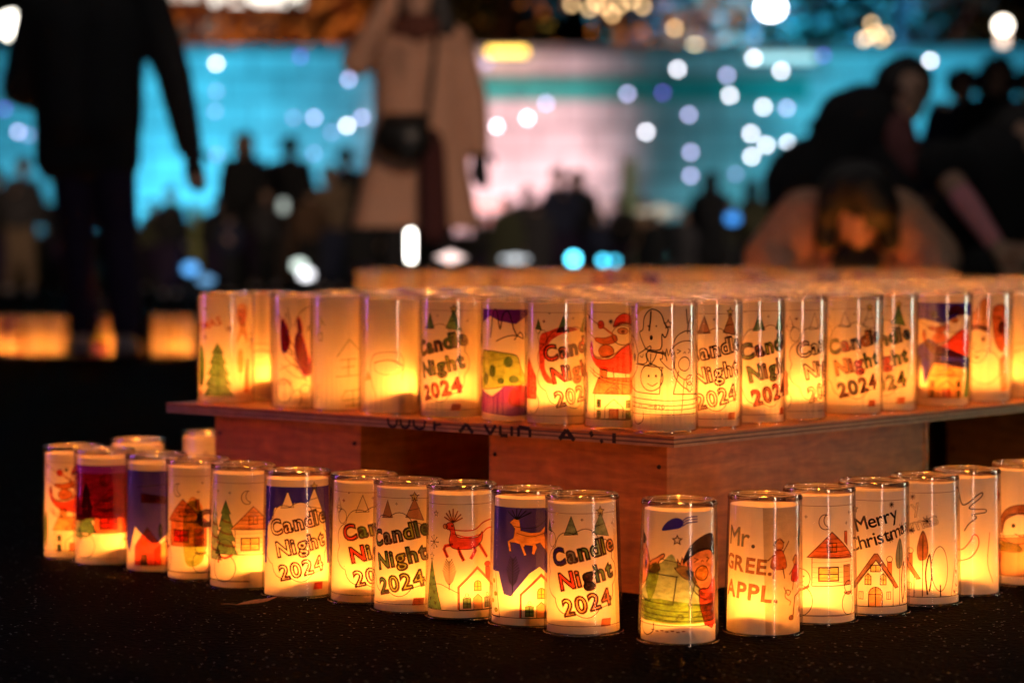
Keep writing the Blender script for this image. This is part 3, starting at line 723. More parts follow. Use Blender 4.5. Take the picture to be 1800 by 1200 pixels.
def art_gnome():
    A = Art(); A.fill([(-60, 100), (-28, 104), (-30, 150), (-60, 150)], 'yellow')
    A.shape(cr([(-28, 104), (-16, 124), (-6, 140), (4, 146), (10, 140), (6, 124), (8, 104)], 4, True), 'orange', .9)
    A.shape(cr([(-30, 70), (-28, 100), (-8, 106), (8, 100), (8, 70), (-10, 54)], 4, True), None, 1.0); A.fill([(-30, 96), (-10, 102), (10, 96), (10, 104), (-10, 110), (-30, 104)], 'brown')
    A.ell(-20, 88, 2.6, 3, 'brown', .5); A.ell(0, 88, 2.6, 3, 'brown', .5); A.stroke(cr([(-12, 84), (-16, 74), (-8, 70)], 3), 1.0); A.ell(-10, 62, 4, 2, 'rust', .6)
    A.ell(2, 48, 26, 24, None, .9)
    A.shape(cr([(14, 132), (40, 134), (44, 100), (34, 70), (18, 84)], 3, True), 'rust', .9); A.ell(30, 104, 7, 9, 'brown', .8); A.ell(26, 118, 2, 2, 'black', .4)
    A.fill([(-30, 50), (-18, 52), (-18, 8), (-24, 8)], 'brown'); A.fill(cr([(26, 60), (40, 64), (44, 20), (30, 14), (26, 40)], 3, True), 'skin'); A.stroke(cr([(28, 12), (36, 18), (40, 8), (30, 8)], 3), 1.2, 'brown')
    return A
def art_purple_cabin():
    A = art_cabin(-4, 'purple', 'green', 'rust', 'rust', None, None)
    A.fill([(-70, 60), (-40, 60), (-20, 66), (50, 66), (70, 60), (70, 130), (-70, 130)], 'red')
    A.fill(cr([(34, 20), (28, 66), (36, 100), (50, 108), (60, 70), (56, 20)], 4, True), 'yellow')
    A.stroke(cr([(52, 92), (44, 84), (44, 70), (54, 66)], 4), 5, 'black'); A.ell(40, 112, 5, 5, 'black', .4)
    return A
def art_blue_house():
    A = Art()
    A.fill([(-70, 44), (-46, 24), (-34, 62), (-8, 40), (0, 40), (24, 62), (50, 60), (70, 66), (70, 141), (-70, 141)], 'navy')
    A.fill([(-24, 110), (26, 104), (26, 94), (-24, 96)], 'red'); A.stroke([(18, 98), (34, 82)], 2.5, 'red'); A.stroke([(-30, 118), (50, 126)], 1, 'faint')
    A.shape([(-34, 8), (-34, 34), (-14, 62), (4, 38), (4, 8)], 'red', .7); A.shape([(-4, 8), (-4, 30), (12, 44), (24, 28), (24, 8)], 'orange', .7)
    A.fill([(-24, 36), (-24, 46), (-14, 46), (-14, 36)], 'yellow'); A.fill([(-24, 8), (-24, 24), (-14, 24), (-14, 8)], 'green'); A.fill([(2, 12), (2, 20), (10, 20), (10, 12)], 'yellow')
    A.fill(cr([(30, 22), (26, 50), (34, 74), (44, 54), (42, 24)], 4, True), 'olive'); A.ell(4, 56, 3, 12, 'green', .3, None)
    A.stroke(cr([(54, 96), (42, 92), (40, 80), (52, 74)], 4), 2.4, 'rust'); A.stroke(cr([(54, 90), (48, 86), (50, 80)], 4), 2.4, 'rust')
    return A
def art_row_trees():
    A = Art(); frame_lines(A); plain_tree(A, 0, 10, 44, 80, 'green'); conifer(A, -38, 10, 26, 60, 'teal', 4, 'rust'); A.star(26, 120, 4); A.flake(-20, 122, 4); gable_house(A, 40, 10, 36, 44)
    return A

# sleeve: the paper tube with its drawing (one mesh)
def make_sleeve(art, r0, r1, z0, z1, rot=0.0, wob=0.0, seg=112):
    bm = bmesh.new()
    H = z1 - z0
    nz = 6; rings = []
    rnd = random.Random(len(art.L) * 7 + int(rot * 100))
    a0 = rnd.uniform(0, 6.28)
    ripple = lambda k: 0.00022 * math.sin(3 * 2 * PI * k / seg + a0)
    for j in range(nz + 1):
        t = j / nz; r = r0 + (r1 - r0) * t
        # the near side (towards -Y) carries the drawing, so the tube is round there and its lap lies behind
        rings.append([bm.verts.new((r * math.cos(2 * PI * k / seg), r * math.sin(2 * PI * k / seg), z0 + H * t)) for k in range(seg)])
    for a, b in zip(rings, rings[1:]):
        for k in range(seg):
            f = bm.faces.new((a[k], a[(k + 1) % seg], b[(k + 1) % seg], b[k])); f.smooth = True
    if rnd.random() < .6:
        x_ = rnd.choice((-1, 1)) * rnd.uniform(34, 56); art.fill([(x_, 0.6), (x_ - 1.5, 149.4), (x_ + 30 * (1 if x_ > 0 else -1), 149.4), (x_ + 30 * (1 if x_ > 0 else -1), 0.6)], 'lap')
    for q in range(rnd.randrange(2, 6)):
        u_, v_ = rnd.uniform(-55, 55), rnd.uniform(12, 140); art.ell(u_, v_, rnd.uniform(.3, .8), rnd.uniform(.3, .7), 'faint', .3, None, 7)
    used = []
    sc_ = H / 0.150
    for li, (V, Fc, nm) in enumerate(art.L):
        if nm not in used: used.append(nm)
        mi = used.index(nm) + 1
        off = 0.00018 + 0.000008 * li
        bv = []
        for (x, y) in V:
            z = y * 0.001 * sc_; z = min(max(z, 0.0004), H - 0.0004)
            t = z / H; r = r0 + (r1 - r0) * t + off
            th = -PI / 2 + x / 41.0
            bv.append(bm.verts.new((r * math.cos(th), r * math.sin(th), z0 + z)))
        for f in Fc:
            try:
                q = bm.faces.new([bv[i] for i in f]); q.material_index = mi; q.smooth = True
            except ValueError: pass
    me = bpy.data.meshes.new('paper_sleeve'); bm.to_mesh(me); bm.free()
    me.materials.append(M_PAPER)
    for nm in used: me.materials.append(IM[nm])
    return me

def cup_mesh(kind):
    bm = bmesh.new()
    if kind == 'tall':
        H = 0.163; rb, rt = 0.0425, 0.0432
        lathe(bm, [(0.0002, 0.0012), (rb - 0.003, 0.0012), (rb - 0.001, 0.0018), (rb, 0.004), (rt, H - 0.0015)], 64, 0)
        lathe(bm, [(rt + 0.0019 * math.cos(a), H - .0004 + 0.0019 * math.sin(a)) for a in [2 * PI * k / 8 for k in range(9)]], 64, 1)
        lathe(bm, [(rt - 0.0002, H - 0.006), (rt + 0.0007, H - 0.0055), (rt + 0.0007, H - 0.0045), (rt - 0.0002, H - 0.004)], 64, 1)
        lathe(bm, [(rb - 0.0035, 0.0), (rb - 0.0025, 0.0022), (rb - 0.0045, 0.0022), (rb - 0.0035, 0.0)], 64, 1)
        mats = [M_CUP_TALL, M_RIM]
    else:
        H = 0.158; rb, rt = 0.0452, 0.0418
        lathe(bm, [(rb, 0.0005), (rt, H - 0.003), (rt - 0.0008, H - 0.0008), (rt - 0.003, H)], 64, 0)
        lathe(bm, [(rt - 0.0042, H - 0.0025), (rt - 0.0030, H + 0.0004), (rt - 0.0012, H + 0.0002), (rt + 0.0006, H - 0.0016), (rt + 0.0004, H - 0.0030)], 64, 1)
        lathe(bm, [(rt - 0.0001, H - 0.0062), (rt + 0.0006, H - 0.0055), (rt + 0.0007, H - 0.0035), (rt + 0.0002, H - 0.003)], 64, 2)
        lathe(bm, [(0.0004, H - 0.0045), (rt - 0.0042, H - 0.0040)], 48, 0)
        lathe(bm, [(rb - 0.0008, 0.0), (rb + 0.0012, 0.0002), (rb + 0.0012, 0.0016), (rb, 0.0022)], 64, 2)
        mats = [M_CUP_TURNED, M_RIM, M_RIM_DARK]
    me = bpy.data.meshes.new('cup'); bm.to_mesh(me); bm.free()
    for m in mats: me.materials.append(m)
    return me
CUPS = {'tall': cup_mesh('tall'), 'turned': cup_mesh('turned')}
def tea_mesh(h):
    bm = bmesh.new()
    lathe(bm, [(0.0003, 0.002), (0.0205, 0.002), (0.021, 0.003), (0.021, h - .002), (0.0195, h - .0005), (0.006, h - .0015), (0.0055, h)], 24, 0)
    lathe(bm, [(0.0052, h), (0.0056, h + .0025), (0.0040, h + .0052), (0.0010, h + .0066)], 12, 1)
    me = bpy.data.meshes.new('tealight'); bm.to_mesh(me); bm.free()
    me.materials.append(M_TEA); me.materials.append(M_LED)
    return me
TEAS = {'tall': tea_mesh(0.030), 'turned': tea_mesh(0.023), 'inner': tea_mesh(0.078), 'far': tea_mesh(0.060)}  # inner and far candles made taller so the rims glow more
LEDZ = {'tall': .043, 'turned': .036, 'inner': .091, 'far': .073}
HS, HT = (0.0415, 0.0385, 0.003, 0.1485), (0.0392, 0.0396, 0.0035, 0.1590)
LRND = random.Random(21)
def lantern(loc, kind, sleeve, label, group, rz=0.0, led=(0, 0), name='candle_lantern', inner=None):
    o = empty(name, loc, rz)
    o.rotation_euler = (R(LRND.uniform(-.55, .55)), R(LRND.uniform(-.7, .7)), rz)
    tag(o, label, 'candle lantern', group)
    meshobj('cup', CUPS[kind], o)
    sl = meshobj('paper_sleeve', sleeve, o); sl.rotation_euler = (R(LRND.uniform(-.4, .4)), R(LRND.uniform(-.5, .5)), 0); sl.scale = (1, 1, LRND.uniform(.982, 1.004))
    k_ = inner or kind
    lx, ly = led[0] * 1.0, led[1] * (1.0 if kind == 'turned' else .9)
    meshobj('tealight', TEAS[k_], o, (lx, ly, 0.001))
    lo = bpy.data.objects.new('led', LRND.choice(LEDS[k_])); lo.location = (lx, ly, LEDZ[k_]); link(lo, o)
    return o
def sleeve(art, kind): return make_sleeve(art, *(HT if kind == 'tall' else HS))
def face_cam(p): return -math.atan2(p.x, p.y)   # the drawing looks towards the photographer

# ------------------------------------------------------------------ ground
def mat_asphalt():
    m, nt, out = newmat('asphalt')
    b = N(nt, 'ShaderNodeBsdfPrincipled'); tc = N(nt, 'ShaderNodeTexCoord')
    v = N(nt, 'ShaderNodeTexVoronoi'); v.inputs['Scale'].default_value = 140
    n2 = N(nt, 'ShaderNodeTexNoise'); n2.inputs['Scale'].default_value = 6; n2.inputs['Detail'].default_value = 8
    nt.links.new(tc.outputs['Object'], v.inputs['Vector']); nt.links.new(tc.outputs['Object'], n2.inputs['Vector'])
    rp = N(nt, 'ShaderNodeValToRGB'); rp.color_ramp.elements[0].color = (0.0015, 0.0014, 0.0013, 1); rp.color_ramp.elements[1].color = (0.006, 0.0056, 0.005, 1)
    mx = N(nt, 'ShaderNodeMath', operation='MULTIPLY'); nt.links.new(v.outputs['Distance'], mx.inputs[0]); nt.links.new(n2.outputs[0], mx.inputs[1])
    nt.links.new(mx.outputs[0], rp.inputs[0]); nt.links.new(rp.outputs[0], b.inputs['Base Color'])
    vc = N(nt, 'ShaderNodeTexVoronoi'); vc.inputs['Scale'].default_value = 420; nt.links.new(tc.outputs['Object'], vc.inputs['Vector'])
    gt = N(nt, 'ShaderNodeMath', operation='GREATER_THAN'); gt.inputs[1].default_value = 0.992
    sp = N(nt, 'ShaderNodeSeparateColor'); nt.links.new(vc.outputs['Color'], sp.inputs[0]); nt.links.new(sp.outputs[0], gt.inputs[0])
    rr = N(nt, 'ShaderNodeMapRange'); rr.inputs[3].default_value = 0.8; rr.inputs[4].default_value = 0.42; nt.links.new(gt.outputs[0], rr.inputs[0]); nt.links.new(rr.outputs[0], b.inputs['Roughness'])
    r2 = N(nt, 'ShaderNodeMapRange'); r2.inputs[3].default_value = 0.008; r2.inputs[4].default_value = 0.4; nt.links.new(gt.outputs[0], r2.inputs[0]); nt.links.new(r2.outputs[0], b.inputs['Specular IOR Level'])
    bp = N(nt, 'ShaderNodeBump'); bp.inputs['Strength'].default_value = 0.7; bp.inputs['Distance'].default_value = 0.003
    nt.links.new(v.outputs['Distance'], bp.inputs['Height']); nt.links.new(bp.outputs[0], b.inputs['Normal'])
    nt.links.new(b.outputs[0], out.inputs[0])
    return m
bm = bmesh.new(); bmesh.ops.create_grid(bm, x_segments=8, y_segments=8, size=150)
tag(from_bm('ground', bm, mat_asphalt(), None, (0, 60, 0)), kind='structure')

# ------------------------------------------------------------------ board on crates
def mat_ply(name, c0, c1, gloss=0.45, scale=9):
    m, nt, out = newmat(name)
    b = N(nt, 'ShaderNodeBsdfPrincipled'); tc = N(nt, 'ShaderNodeTexCoord'); mp = N(nt, 'ShaderNodeMapping'); mp.inputs['Scale'].default_value = (1.5, 1.5, 9)
    nz = N(nt, 'ShaderNodeTexNoise'); nz.inputs['Scale'].default_value = scale; nz.inputs['Detail'].default_value = 9; nz.inputs['Distortion'].default_value = 0.8
    nt.links.new(tc.outputs['Object'], mp.inputs[0]); nt.links.new(mp.outputs[0], nz.inputs['Vector'])
    n2 = N(nt, 'ShaderNodeTexNoise'); n2.inputs['Scale'].default_value = 45; n2.inputs['Detail'].default_value = 6
    nt.links.new(tc.outputs['Object'], n2.inputs['Vector'])
    mm = N(nt, 'ShaderNodeMix', data_type='FLOAT'); mm.inputs[0].default_value = 0.35
    nt.links.new(nz.outputs[0], mm.inputs[2]); nt.links.new(n2.outputs[0], mm.inputs[3])
    rp = N(nt, 'ShaderNodeValToRGB'); rp.color_ramp.elements[0].position = 0.3; rp.color_ramp.elements[1].position = 0.7
    rp.color_ramp.elements[0].color = c0 + (1,); rp.color_ramp.elements[1].color = c1 + (1,)
    nt.links.new(mm.outputs[0], rp.inputs[0]); nt.links.new(rp.outputs[0], b.inputs['Base Color'])
    b.inputs['Roughness'].default_value = gloss
    bp = N(nt, 'ShaderNodeBump'); bp.inputs['Strength'].default_value = 0.25; bp.inputs['Distance'].default_value = 0.002
    nt.links.new(mm.outputs[0], bp.inputs['Height']); nt.links.new(bp.outputs[0], b.inputs['Normal'])
    nt.links.new(b.outputs[0], out.inputs[0])
    return m
M_PLY = mat_ply('plywood', (0.32, 0.088, 0.012), (0.74, 0.25, 0.040))
M_EDGE_L = mat_ply('plywood_edge_pale', (0.40, 0.19, 0.08), (0.68, 0.40, 0.20), 0.6, 30)
M_EDGE_D = mat_ply('plywood_edge_dark', (0.13, 0.05, 0.025), (0.26, 0.11, 0.05), 0.6, 30)
M_STENCIL = pbr('stencil_paint', (0.035, 0.015, 0.01), 0.8, 0.3, 200)
ANG = R(41.6)
b_dir = Vector((math.sin(ANG), math.cos(ANG), 0))            # along the long side, away to the right
a_dir = Vector((-math.cos(ANG), math.sin(ANG), 0))           # along the short side, away to the left
ZT = 0.207
corner = at_z(1185, 767, ZT); corner.z = 0
def on_table(ta, tb, z=0): return corner + a_dir * ta + b_dir * tb + Vector((0, 0, z))
LA, LB = 0.946, 2.62
RZ = math.atan2(b_dir.y, b_dir.x)            # local x of the board follows b_dir, local y follows a_dir
bm = bmesh.new()
th = [0.0032, 0.0022, 0.0030, 0.0022, 0.0030]
z = -sum(th)
for k, t in enumerate(th):
    ins = 0.0 if k % 2 == 0 else 0.0009
    for (x0, x1) in ((0.0, 1.81), (1.814, LB)):
        box(bm, (x0 + (x1 - x0) / 2, LA / 2, z + t / 2), (x1 - x0 - 2 * ins, LA - 2 * ins, t - 0.00005), 0, 0, [2, 1, 2, 1, 0][k] if k < 4 else 0)
    z += t
# stencilled letters on the front edge, half worn away
def edge_stroke(pts, w=0.0045):
    for (p, q) in zip(pts, pts[1:]):
        p = Vector(p); q = Vector(q); d = (q - p).normalized(); n = Vector((-d.y, d.x)) * w / 2
        vs = [bm.verts.new((-0.0006, c.x, c.y)) for c in (p + n, q + n, q - n, p - n)]
        f = bm.faces.new(vs); f.material_index = 3
def ey(px): return ((lambda d: (corner.x - d.x / d.y * corner.y) / (d.x / d.y * a_dir.y - a_dir.x))(ray(px, 760)))
T0, B0 = -0.0006, -0.0132
def U(x0, x1): edge_stroke([(ey(x0), T0), (ey(x0 + 2), B0 + .003), (ey((x0 + x1) / 2), B0), (ey(x1 - 2), B0 + .003), (ey(x1), T0)], 0.004)
for (a, b) in ((682, 699), (704, 721), (727, 748)): U(a, b)
edge_stroke([(ey(764), B0), (ey(764), T0)], .005); edge_stroke([(ey(764), -.006), (ey(776), -.004)], .004)
edge_stroke([(ey(808), B0), (ey(820), T0 - .001), (ey(832), B0)], .0055)
edge_stroke([(ey(852), T0), (ey(862), B0), (ey(872), T0)], .005)
edge_stroke([(ey(880), T0), (ey(880), B0), (ey(893), B0)], .005); edge_stroke([(ey(900), T0), (ey(900), B0)], .005); edge_stroke([(ey(912), B0), (ey(912), T0), (ey(932), T0 - .002), (ey(932), B0)], .005)
edge_stroke([(ey(984), B0), (ey(996), T0), (ey(1010), B0)], .006); edge_stroke([(ey(988), -.010), (ey(1006), -.010)], .004)
edge_stroke([(ey(1038), T0), (ey(1042), T0 - .006)], .006); edge_stroke([(ey(1056), B0), (ey(1060), B0 + .003)], .005)
edge_stroke([(ey(1080), T0), (ey(1080), B0)], .006)
board = from_bm('plywood_board', bm, [M_PLY, M_EDGE_D, M_EDGE_L, M_STENCIL])
board.location = corner + Vector((0, 0, ZT)); board.rotation_euler = (0, 0, RZ)
tag(board, 'low plywood board on crates, faded stencil letters on its edge, covered with glowing lanterns', 'board')
def crate(ta, tb, wa, wb, label):
    h = ZT - sum(th) - 0.0006
    o = empty('wooden_crate', on_table(ta, tb), RZ); tag(o, label, 'crate', 'plywood crates under the lantern board')
    t = 0.012
    def panel(c, s, nm='side_panel'):
        bm = bmesh.new(); box(bm, c, s, 0, 0.0012); from_bm(nm, bm, M_PLY, o)
    panel((t / 2, wa / 2, h / 2), (t, wa, h)); panel((wb - t / 2, wa / 2, h / 2), (t, wa, h))
    panel((wb / 2, t / 2 + 0.0012, h / 2), (wb - 2 * t - .0004, t, h)); panel((wb / 2, wa - t / 2 - 0.0012, h / 2), (wb - 2 * t - .0004, t, h))
    bm = bmesh.new()
    for k in range(3):
        for (u, v) in ((-.0006, 0),):
            for yy in (0.012, wa - 0.012):
                q = bmesh.ops.create_uvsphere(bm, u_segments=8, v_segments=5, radius=0.003); bmesh.ops.translate(bm, verts=q['verts'], vec=(-.0004, yy, 0.03 + k * (h - .06) / 2))
    tag(from_bm('nails', bm, M_STENCIL, o), kind='stuff')
    return o
crate(0.05, 0.05, 0.30, 0.61, 'plywood crate at the near corner of the lantern board')
crate(0.59, 0.05, 0.305, 0.61, 'plywood crate under the far left end of the lantern board')
crate(0.05, 1.20, 0.30, 0.61, 'plywood crate farther back under the right side of the board')
crate(0.59, 1.20, 0.305, 0.61, 'dim plywood crate deep under the middle of the board')

# ------------------------------------------------------------------ lanterns on the board
GU = 'lanterns standing on the plywood board'
IN = 0.058
def row_left(px):
    d = ray(px, 600); s = d.x / d.y; base = corner + b_dir * IN
    t = (base.x - s * base.y) / (s * a_dir.y - a_dir.x); return t
def row_right(px):
    d = ray(px, 600); s = d.x / d.y; base = corner + a_dir * IN
    t = (base.x - s * base.y) / (s * b_dir.y - b_dir.x); return t
DU = 0.0866
def left_c(left):                      # centre parameter from the pixel of the cup's left edge
    px = left + 55
    for _ in range(4):
        t = row_left(px); Y = (corner + b_dir * IN + a_dir * t).y; px = left + DU / 2 * F / Y
    return row_left(px)
def right_c(right):
    px = right - 55
    for _ in range(4):
        t = row_right(px); Y = (corner + a_dir * IN + b_dir * t).y; px = right - DU / 2 * F / Y
    return row_right(px)
G1 = ['green', 'rust', 'green', 'brown', 'green', 'green']
TOP_LEFT = [
 (344, art_forest(), 'leftmost lantern on the board, green fir tree and red lettering', (0.012, 0.0)),
 (474, art_scribble(), 'board lantern with dark red scribbles and a childish round face, second from left', (0.018, -0.006)),
 (545, art_kanji(), 'lantern with brushed olive characters right of the scribbled one on the board', (0.014, 0.01)),
 (629, art_plain(), 'nearly blank orange lantern with only faint pencil lines on the board', (0.012, -0.018)),
 (735, art_candle(-22, ['olive', 'green', 'black', 'green', 'olive', 'olive'], ['green', 'olive', 'green', 'olive', 'green'], ['red', 'red', 'red', 'red'], trees='green'), 'board lantern with green Candle Night letters and red 2024', (0.004, -0.016)),
 (842, art_dusk(), 'lantern with purple sky and a lumpy green tree on the board', (0.012, -0.012)),
 (921, art_candle(18, ['red', 'rust', 'black'], ['red', 'orange', 'rust'], None, trees='green', house='red', scribble=True), 'board lantern with red brushed cloud around its Candle Night letters', (0.0, -0.018)),
 (1024, art_sleigh('red', 'rust', 'grey', -8), 'lantern with a red sleigh above a red roofed house, beside the corner lantern', (0.0, -0.016)),
]
CORNERL = (1107, art_car(False), 'corner lantern on the board, line drawing of shouting children in a car', (0.004, -0.012))
TOP_RIGHT = [
 (1306, art_candle(4, None, None, None, trees='faint'), 'uncoloured Candle Night 2024 lantern right of the corner lantern on the board', (0.0, -0.01)),
 (1383, art_candle(20, ['green', 'brown', 'olive'], ['green', 'faint'], ['red', 'rust'], trees='green', house='red'), 'board lantern with dark green letters and a red cabin at its left', (-0.014, -0.014)),
 (1455, art_candle(40, [None], None, None, trees=None, house='red'), 'board lantern with a red house and blank letters, third past the corner to the right', (0.006, -0.014)),
 (1553, art_candle(2, ['green', 'red', 'grey', 'orange', 'black', 'rust'], ['orange', 'rust', 'red', 'green', 'green'], ['brown', 'black', 'brown'], trees=None), 'board lantern with green and red Candle letters and a nearly black 2024', (0.0, 0.004)),
 (1615, art_candle(-10, ['green', 'red', 'green', 'green', 'grey', 'grey'], ['green', 'rust', 'red', 'green', 'green'], ['brown', 'olive', 'olive', 'olive'], trees='green'), 'board lantern with small green fir above green and red Night letters', (0.004, 0.01)),
 (1707, art_sleigh('red', 'orange', 'navy', 4, 'navy'), 'lantern with dark blue night sky behind the sleigh on the board', (-0.012, -0.012)),
 (1780, art_gnome(), 'lantern with brown and orange faces of pointed hat figures on the board', (0.0, -0.004)),
 (1856, art_plain(), 'board lantern cut by the right picture edge with only faint lines', (-0.02, -0.012)),
]
occupied = []
def put_top(p, art_or_mesh, label, led, turn=None, inner=None):
    me = sleeve(art_or_mesh, 'tall') if isinstance(art_or_mesh, Art) else art_or_mesh
    p = p.copy(); p.z = ZT + 0.0005
    occupied.append((p.x, p.y))
    return lantern(p, 'tall', me, label, GU, face_cam(p) if turn is None else turn, led, inner=inner)
for (lx, art, lab, led) in TOP_LEFT:
    put_top(corner + b_dir * IN + a_dir * left_c(lx), art, lab, led)
put_top(corner + b_dir * IN + a_dir * left_c(CORNERL[0]), *CORNERL[1:])
d_ = ray(462, 600); s_ = d_.x / d_.y; q_ = corner + b_dir * (IN + .088)
put_top(q_ + a_dir * ((q_.x - s_ * q_.y) / (s_ * a_dir.y - a_dir.x)), sleeve(art_plain(), 'tall'), 'bright amber lantern glowing between the two leftmost lanterns of the board', (.006, -.02))
for (rx, art, lab, led) in TOP_RIGHT:
    put_top(corner + a_dir * IN + b_dir * right_c(rx), art, lab, led)
INNER = [sleeve(a, 'tall') for a in (art_plain(), art_row_trees(), art_candle(0, ['red', 'green'], ['green'], ['red'], trees='green'), art_deer('rust'), art_dusk())]
rnd = random.Random(11)
nb = int((LB - 0.1) / 0.098)
for i in range(9):
    for j in range(nb + 1):
        p = on_table(IN + 0.1025 * i * 0.96 + rnd.uniform(-.006, .006), IN + 0.098 * j + rnd.uniform(-.006, .006))
        if p.x / p.y > 0.225: continue                       # far outside the frame to the right
        if any((p.x - a) ** 2 + (p.y - b) ** 2 < 0.0885 ** 2 for a, b in occupied): continue
        if i == 0 or j == 0: continue
        put_top(p, INNER[0 if rnd.random() < .45 else rnd.randrange(1, 5)], 'glowing lantern in the packed inner rows of the board, only its rim showing', (rnd.uniform(-.012, .012), rnd.uniform(-.014, .006)), rnd.uniform(0, 6.28), 'inner')

# ------------------------------------------------------------------ lanterns on the ground
GL = 'lanterns standing on the asphalt in front of the board'
CN = art_candle
LOW = [  # left edge, right edge, pixel row of the front base, art, label, led
 (85, 176, 985, art_sleigh('red', 'orange', 'green', -4), 'outermost ground lantern on the left, red sleigh and small orange house', (0.016, -0.01)),
 (138, 234, 996, art_purple_cabin(), 'ground lantern with purple and crimson sky around a red cabin', (0.012, -0.018)),
 (229, 326, 1008, art_blue_house(), 'ground lantern with deep blue sky above a small red house', (0.0, -0.012)),
 (301, 401, 1022, art_cabin(-34, None, False, 'rust', 'rust', 'black', None, 'olive'), 'ground lantern with brick red house, olive tree and a black letter C', (0.016, -0.016)),
 (375, 478, 1038, art_cabin(2, None, 'green', 'orange', None), 'ground lantern with green garlanded fir trees, snowman and moon', (0.010, -0.020)),
 (466, 580, 1054, CN(-2, None, None, None, 'navy'), 'ground lantern with navy sky above a blank Candle Night cloud', (0.010, -0.016)),
 (585, 697, 1064, CN(8, ['red', 'green', 'olive', 'black', 'green', 'olive'], ['red', 'olive', 'black', 'faint', 'olive'], None, trees=None), 'ground lantern with red N in Night and dark green Candle letters', (-0.004, -0.016)),
 (659, 777, 1081, CN(-18, ['green', 'grey', 'grey', 'olive', 'green', 'green'], ['green', 'green', 'olive', 'green', 'grey'], ['green', 'olive', 'olive', 'olive']), 'ground lantern lettered in dark green with a yellow star on top', (0.0, -0.014)),
 (754, 874, 1092, art_deer('red'), 'ground lantern with a red reindeer above a gabled house', (0.006, -0.018)),
 (864, 990, 1106, art_deer('orange', 'navy'), 'ground lantern with tan reindeer on a dark blue sky', (-0.002, -0.020)),
 (957, 1094, 1121, CN(-2, ['navy', 'grey', 'green', 'teal', 'olive', 'orange'], ['red', 'rust', 'black', 'green', 'green'], ['yellow', 'orange', 'orange', 'rust'], trees='teal'), 'ground lantern with navy C and multicoloured Candle Night lettering', (-0.006, -0.014)),
 (1120, 1263, 1137, art_car(True), 'frontmost ground lantern, coloured children shouting in a green car', (0.004, -0.018)),
 (1271, 1411, 1122, art_apple(), 'ground lantern with pencilled MR GREE APPL words and two dancing figures', (-0.006, -0.018)),
 (1374, 1504, 1101, art_cabin(4, None, None, 'rust', None, None, None), 'ground lantern with a red roofed log cabin, moon and pale snowmen', (-0.002, -0.018)),
 (1474, 1591, 1084, art_merry('black', 4, True, 'brown'), 'ground lantern with solid black Merry Christmas lettering', (0.004, -0.008)),
 (1566, 1683, 1068, art_merry(None, -34), 'ground lantern with hollow Christmas lettering and a thin decorated tree', (-0.004, -0.018)),
 (1640, 1753, 1050, art_hand(), 'ground lantern with a black outline hand and a red brush stroke', (-0.002, -0.018)),
 (1742, 1853, 1033, art_wave(), 'ground lantern with a round faced child in a brown cap at the right edge', (0.004, -0.014)),
]
for (l, r_, yb, art, lab, led) in LOW:
    f_ = at_z((l + r_) / 2, yb, 0.0)
    d = Vector((f_.x, f_.y, 0)).normalized()
    p = Vector((f_.x, f_.y, 0.0005)) + d * 0.0455
    lantern(p, 'turned', sleeve(art, 'turned'), lab, GL, face_cam(p), led)
for (px, Y, lab) in ((241, 3.72, 'half hidden ground lantern behind the purple and blue ones'), (365, 3.86, 'pale ground lantern half hidden behind the left crate'), (505, 3.98, 'ground lantern hidden deep beneath the board')):
    d = ray(px, 600); p = Vector((d.x / d.y * Y, Y, 0.0005))
    if px < 450: lantern(p, 'turned', sleeve(art_row_trees() if px > 300 else art_cabin(0), 'turned'), lab, GL, face_cam(p) + 0.4, (0.0, 0.01)).scale = (1, 1, .90)

# ------------------------------------------------------------------ unseen lamps off to the sides, assumed and added for the streaks on the cups
def light_pole(loc, z0, z1, rad, col, st, label, name='light_tube'):  # tube and stand are assumed, added out of view to streak the cups
    o = empty(name, loc); tag(o, label, 'light')
    bm = bmesh.new(); lathe(bm, [(0.0005, 0), (0.10, 0), (0.10, 0.012), (0.02, 0.02), (0.012, z0)], 24); from_bm('stand', bm, M_BLACK, o)
    bm = bmesh.new(); lathe(bm, [(0.0005, z0), (rad, z0), (rad, z1), (0.0005, z1)], 8); from_bm('tube', bm, glow('glow_' + label.replace(' ', '_')[:30], col, st), o)
    return o
M_BLACK = pbr('black_metal', (0.012, 0.012, 0.013), 0.5, 0.2)
light_pole((-1.7, 3.45, 0), 0.30, 1.15, 0.016, (0.38, 0.16, 1.0), 32, 'assumed thin purple light tube added out of view left of the lantern board for cup streaks')  # unseen tube, assumed from the purple streaks at the cups' left edges
light_pole((0.92, 1.45, 0), 0.05, 1.25, 0.013, (1.0, 0.70, 0.55), 44, 'assumed thin white light tube added out of view right of the photographer for cup streaks')  # unseen tube, added for the pale streak down the middle of the cups
light_pole((2.1, 3.5, 0), 0.05, 1.3, 0.016, (0.72, 1.0, 0.86), 34, 'assumed thin pale green light tube added out of view right of the lantern board for cup streaks')  # unseen tube, assumed from the greenish streaks at the cups' right edges

